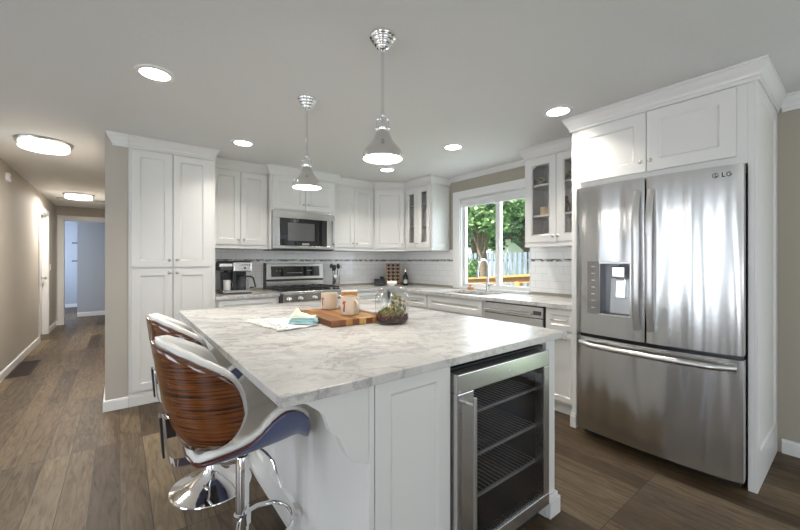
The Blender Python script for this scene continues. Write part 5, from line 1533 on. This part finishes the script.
sr = thing('spice_rack', 'tall bamboo spice rack holding jars in the counter corner', 'spice rack', (3.195, 4.30, CZ1))
T = Matrix.Translation((3.185, 4.275, CZ1)) @ Matrix.Rotation(-YAW + 0.1, 4, 'Z')
mb = MB(T)
for xx_ in (-0.098, -0.032, 0.034, 0.098):
    mb.box(xx_ - 0.005, xx_ + 0.005, -0.055, 0.055, 0, 0.325)
mb.build('upright', BRASSY, sr, bevel=0.002)
mb = MB(T)
for k in range(7): mb.box(-0.093, 0.093, -0.05, 0.05, 0.004 + k * 0.0525, 0.009 + k * 0.0525)
mb.build('shelf_set', BRASSY, sr)
lid_m = BLACK
proto = None
for k in range(6):
    for c_ in range(3):
        p = T @ Vector((-0.065 + c_ * 0.0655, -0.012, 0.031 + k * 0.0525 + 0.0005))
        if proto is None:
            proto = thing('spice_jar', 'small spice jar with black lid lying in the bamboo rack', 'spice jar', (0, 0, 0), 'spice jars in the bamboo rack')
            WORG[proto.name] = Vector((0, 0, 0))
            MB().lathe([(0.0195, -0.022), (0.021, -0.020), (0.021, 0.055), (0, 0.055)], (0, 0, 0), 14, 'y').build('glass', plain('spice_fill', (0.22, 0.09, 0.03), 0.2, noise=0.6, nscale=40), proto, smooth=True)
            MB().lathe([(0, -0.038), (0.020, -0.038), (0.0205, -0.036), (0.0205, -0.022)], (0, 0, 0), 14, 'y').build('lid', BLACK, proto, smooth=True)
            q = proto
        else:
            q = copy_tree(proto)
        q.location = p; q.rotation_euler = (0, 0, -YAW + 0.1)

ob = thing('oil_bottle', 'dark oil bottle with pale label right of the spice rack', 'bottle', (3.315, 4.12, CZ1))
MB().lathe([(0.036, 0), (0.040, 0.006), (0.040, 0.115), (0.030, 0.150), (0.014, 0.175), (0.013, 0.20)], (3.305, 4.13, CZ1), 24).build('glass_body', plain('dark_green_glass', (0.012, 0.016, 0.014), 0.08), ob, smooth=True)
MB().lathe([(0.015, 0.198), (0.015, 0.222), (0.006, 0.226), (0.005, 0.245), (0, 0.246)], (3.305, 4.13, CZ1), 16).build('pourer', CHROME, ob, smooth=True)
patch((3.305, 4.13, CZ1), 0.0405, 190, 280, 0.03, 0.085, plain('pale_label', (0.5, 0.5, 0.48), 0.6), ob, 'label_patch')

# ================================================================ OUTSIDE
struct(MB().box(3.63, 30, -8, 26, -0.62, -0.55).build('floor_garden', GRASS, origin=(10, 8, -0.55)))
fn = thing('garden_fence', 'weathered blue-grey board fence across the back garden', 'fence', (11.0, 8.5, -0.55))
mb = MB()
for k in range(60):
    yy = 2.5 + k * 0.20
    mb.box(11.0, 11.022, yy, yy + 0.135, -0.55, 1.56 + 0.03 * R.random())
mb.build('boards', FENCE, fn)
MB().box(11.022, 11.06, 2.5, 14.6, 0.0, 0.09).box(11.022, 11.06, 2.5, 14.6, 1.25, 1.34).build('rail', FENCE, fn)

def tree(label, x, y, trunk_h, tr, blobs, leafm, n, ls=0.16, name='garden_tree', seed=1):
    rr_ = random.Random(seed)
    t_ = thing(name, label, 'tree', (x, y, -0.55))
    mb = MB()
    mb.tube([(x, y, -0.55), (x + 0.05, y - 0.03, trunk_h * 0.4), (x - 0.04, y + 0.05, trunk_h * 0.75), (x, y, trunk_h)], [tr * 1.4, tr, tr * 0.85, tr * 0.5], 12)
    for (bx, by, bz, br) in blobs:
        mb.tube([(x, y, trunk_h * rr_.uniform(0.45, 0.8)), ((x + bx) / 2, (y + by) / 2, (trunk_h * 0.7 + bz) / 2 + 0.2), (bx, by, bz)], [tr * 0.5, tr * 0.3, tr * 0.1], 7)
    mb.build('trunk', BARK, t_, smooth=True)
    mb = MB()
    tot = sum(b[3] ** 2 for b in blobs)
    for (bx, by, bz, br) in blobs:
        for k in range(int(n * br * br / tot)):
            d = Vector((rr_.gauss(0, 1), rr_.gauss(0, 1), rr_.gauss(0, 1))).normalized()
            p = Vector((bx, by, bz)) + Vector((d.x, d.y, d.z * 0.8)) * br * rr_.uniform(0.45, 1.05)
            a_ = Vector((rr_.uniform(-1, 1), rr_.uniform(-1, 1), rr_.uniform(-0.8, 0.5))).normalized() * ls * rr_.uniform(0.6, 1.2)
            s_ = a_.cross(Vector((rr_.uniform(-1, 1), rr_.uniform(-1, 1), rr_.uniform(-1, 1)))).normalized() * ls * 0.38
            mb.quad(p - a_ * 0.5, p + s_, p + a_ * 0.6, p - s_)
    mb.build('foliage', leafm, t_, recalc=False)
    return t_
tree('leafy green tree with a forked trunk seen through the left window pane', 8.6, 7.05, 2.6, 0.13,
     [(8.6, 7.3, 2.9, 0.9), (8.3, 6.6, 2.5, 0.6), (8.9, 6.3, 3.3, 1.0), (8.2, 7.6, 3.4, 0.7), (8.4, 6.9, 3.7, 0.9), (8.2, 6.2, 2.2, 0.35), (8.5, 7.7, 2.2, 0.3)], LEAF, 3200, 0.15, seed=3)
tree('darker dense tree filling the right window pane above the fence', 12.6, 8.1, 2.8, 0.16,
     [(12.6, 8.2, 3.0, 1.3), (12.2, 7.2, 3.4, 1.1), (12.4, 9.2, 3.6, 1.2), (12.0, 8.2, 4.4, 1.4), (12.3, 7.0, 2.2, 0.6), (12.4, 9.6, 2.1, 0.6)], LEAFD, 4400, 0.22, seed=4)
tree('tall evergreen behind the fence towards the left of the window', 14.5, 12.4, 3.6, 0.2,
     [(14.5, 12.4, 3.2, 1.5), (14.4, 11.2, 4.4, 1.5), (14.6, 13.4, 4.8, 1.6), (14.5, 12.2, 6.0, 1.7), (14.3, 11.0, 2.9, 0.9)], LEAFD, 4500, 0.26, seed=5)
tree('low round green shrub at the foot of the fence behind the faucet', 8.9, 7.75, 0.5, 0.06,
     [(8.9, 7.75, 0.55, 0.6), (8.8, 7.25, 0.35, 0.5), (8.9, 8.3, 0.7, 0.6), (9.0, 7.7, 1.05, 0.4)], LEAF, 2400, 0.11, name='garden_shrub', seed=6)

ho = thing('neighbour_house', 'white sided house with grey roof beyond the garden trees', 'house', (19, 13, -0.55))
MB().box(17.5, 22, 8.5, 16.5, -0.55, 2.5).build('walls', SIDING, ho)
mb = MB(); mb.prism([(8.0, 2.5), (17.0, 2.5), (12.5, 4.6)], 17.2, 22.3, 'x'); mb.build('roof', ROOFM, ho)
MB().box(17.46, 17.5, 10.5, 11.5, 0.9, 1.9).build('window', BGLASS, ho)

dr = thing('deck_railing', 'orange stained cedar deck railing outside the kitchen window', 'railing', (5.8, 4.6, -0.55))
mb = MB()
pa, pb = Vector((6.5, 6.05, 0.79)), Vector((4.9, 3.02, 1.055))
pa = Vector((6.3, 5.66, 0.86)); pb = Vector((4.6, 2.75, 1.08))
def beam(mb, a, b, w, h):
    d = (b - a).normalized(); s_ = Vector((d.y, -d.x, 0)).normalized() * w / 2; u = Vector((0, 0, h / 2))
    A = [mb.v(a + s_ * i + u * j) for i, j in ((-1, -1), (1, -1), (1, 1), (-1, 1))]
    B = [mb.v(b + s_ * i + u * j) for i, j in ((-1, -1), (1, -1), (1, 1), (-1, 1))]
    mb.f(A[::-1]); mb.f(B)
    for k in range(4): mb.f([A[k], A[(k + 1) % 4], B[(k + 1) % 4], B[k]])
beam(mb, pa, pb, 0.14, 0.035); beam(mb, pa - Vector((0, 0, 0.062)), pb - Vector((0, 0, 0.062)), 0.04, 0.09)
mb.build('top_rail', RAILW, dr)
for s_ in (0.02, 0.5, 0.80):
    p = pa.lerp(pb, s_); mb = MB(); mb.box(p.x - 0.045, p.x + 0.045, p.y - 0.045, p.y + 0.045, -0.55, p.z - 0.09); mb.build('post', RAILW, dr)

def patio_chair(x, y, rz, label):
    c = thing('patio_chair', label, 'chair', (x, y, -0.55), 'patio chairs outside')
    WORG[c.name] = Vector((0, 0, 0)); 
    mb = MB()
    mb.tube([(-0.25, -0.2, 0), (-0.25, -0.22, 0.45), (-0.22, -0.3, 0.95), (-0.12, -0.34, 1.10), (0, -0.35, 1.14), (0.12, -0.34, 1.10), (0.22, -0.3, 0.95), (0.25, -0.22, 0.45), (0.25, -0.2, 0)], 0.016, 8)
    mb.tube([(-0.25, 0.22, 0), (-0.27, 0.22, 0.62), (-0.25, -0.25, 0.66)], 0.014, 8); mb.tube([(0.25, 0.22, 0), (0.27, 0.22, 0.62), (0.25, -0.25, 0.66)], 0.014, 8)
    mb.build('frame', SIDING, c, smooth=True)
    MB().box(-0.24, 0.24, -0.22, 0.24, 0.42, 0.45).build('seat', SIDING, c, bevel=0.01)
    mb = MB()
    for k in range(5): mb.tube([(-0.16 + k * 0.08, -0.24, 0.46), (-0.16 + k * 0.08, -0.335, 1.08)], 0.006, 6)
    mb.build('back_slats', SIDING, c)
    c.rotation_euler = (0, 0, rz)
patio_chair(7.4, 6.1, 0.5, 'white metal patio chair on the left, outside beyond the railing')
patio_chair(7.2, 5.05, -0.4, 'white metal patio chair on the right, outside beyond the railing')
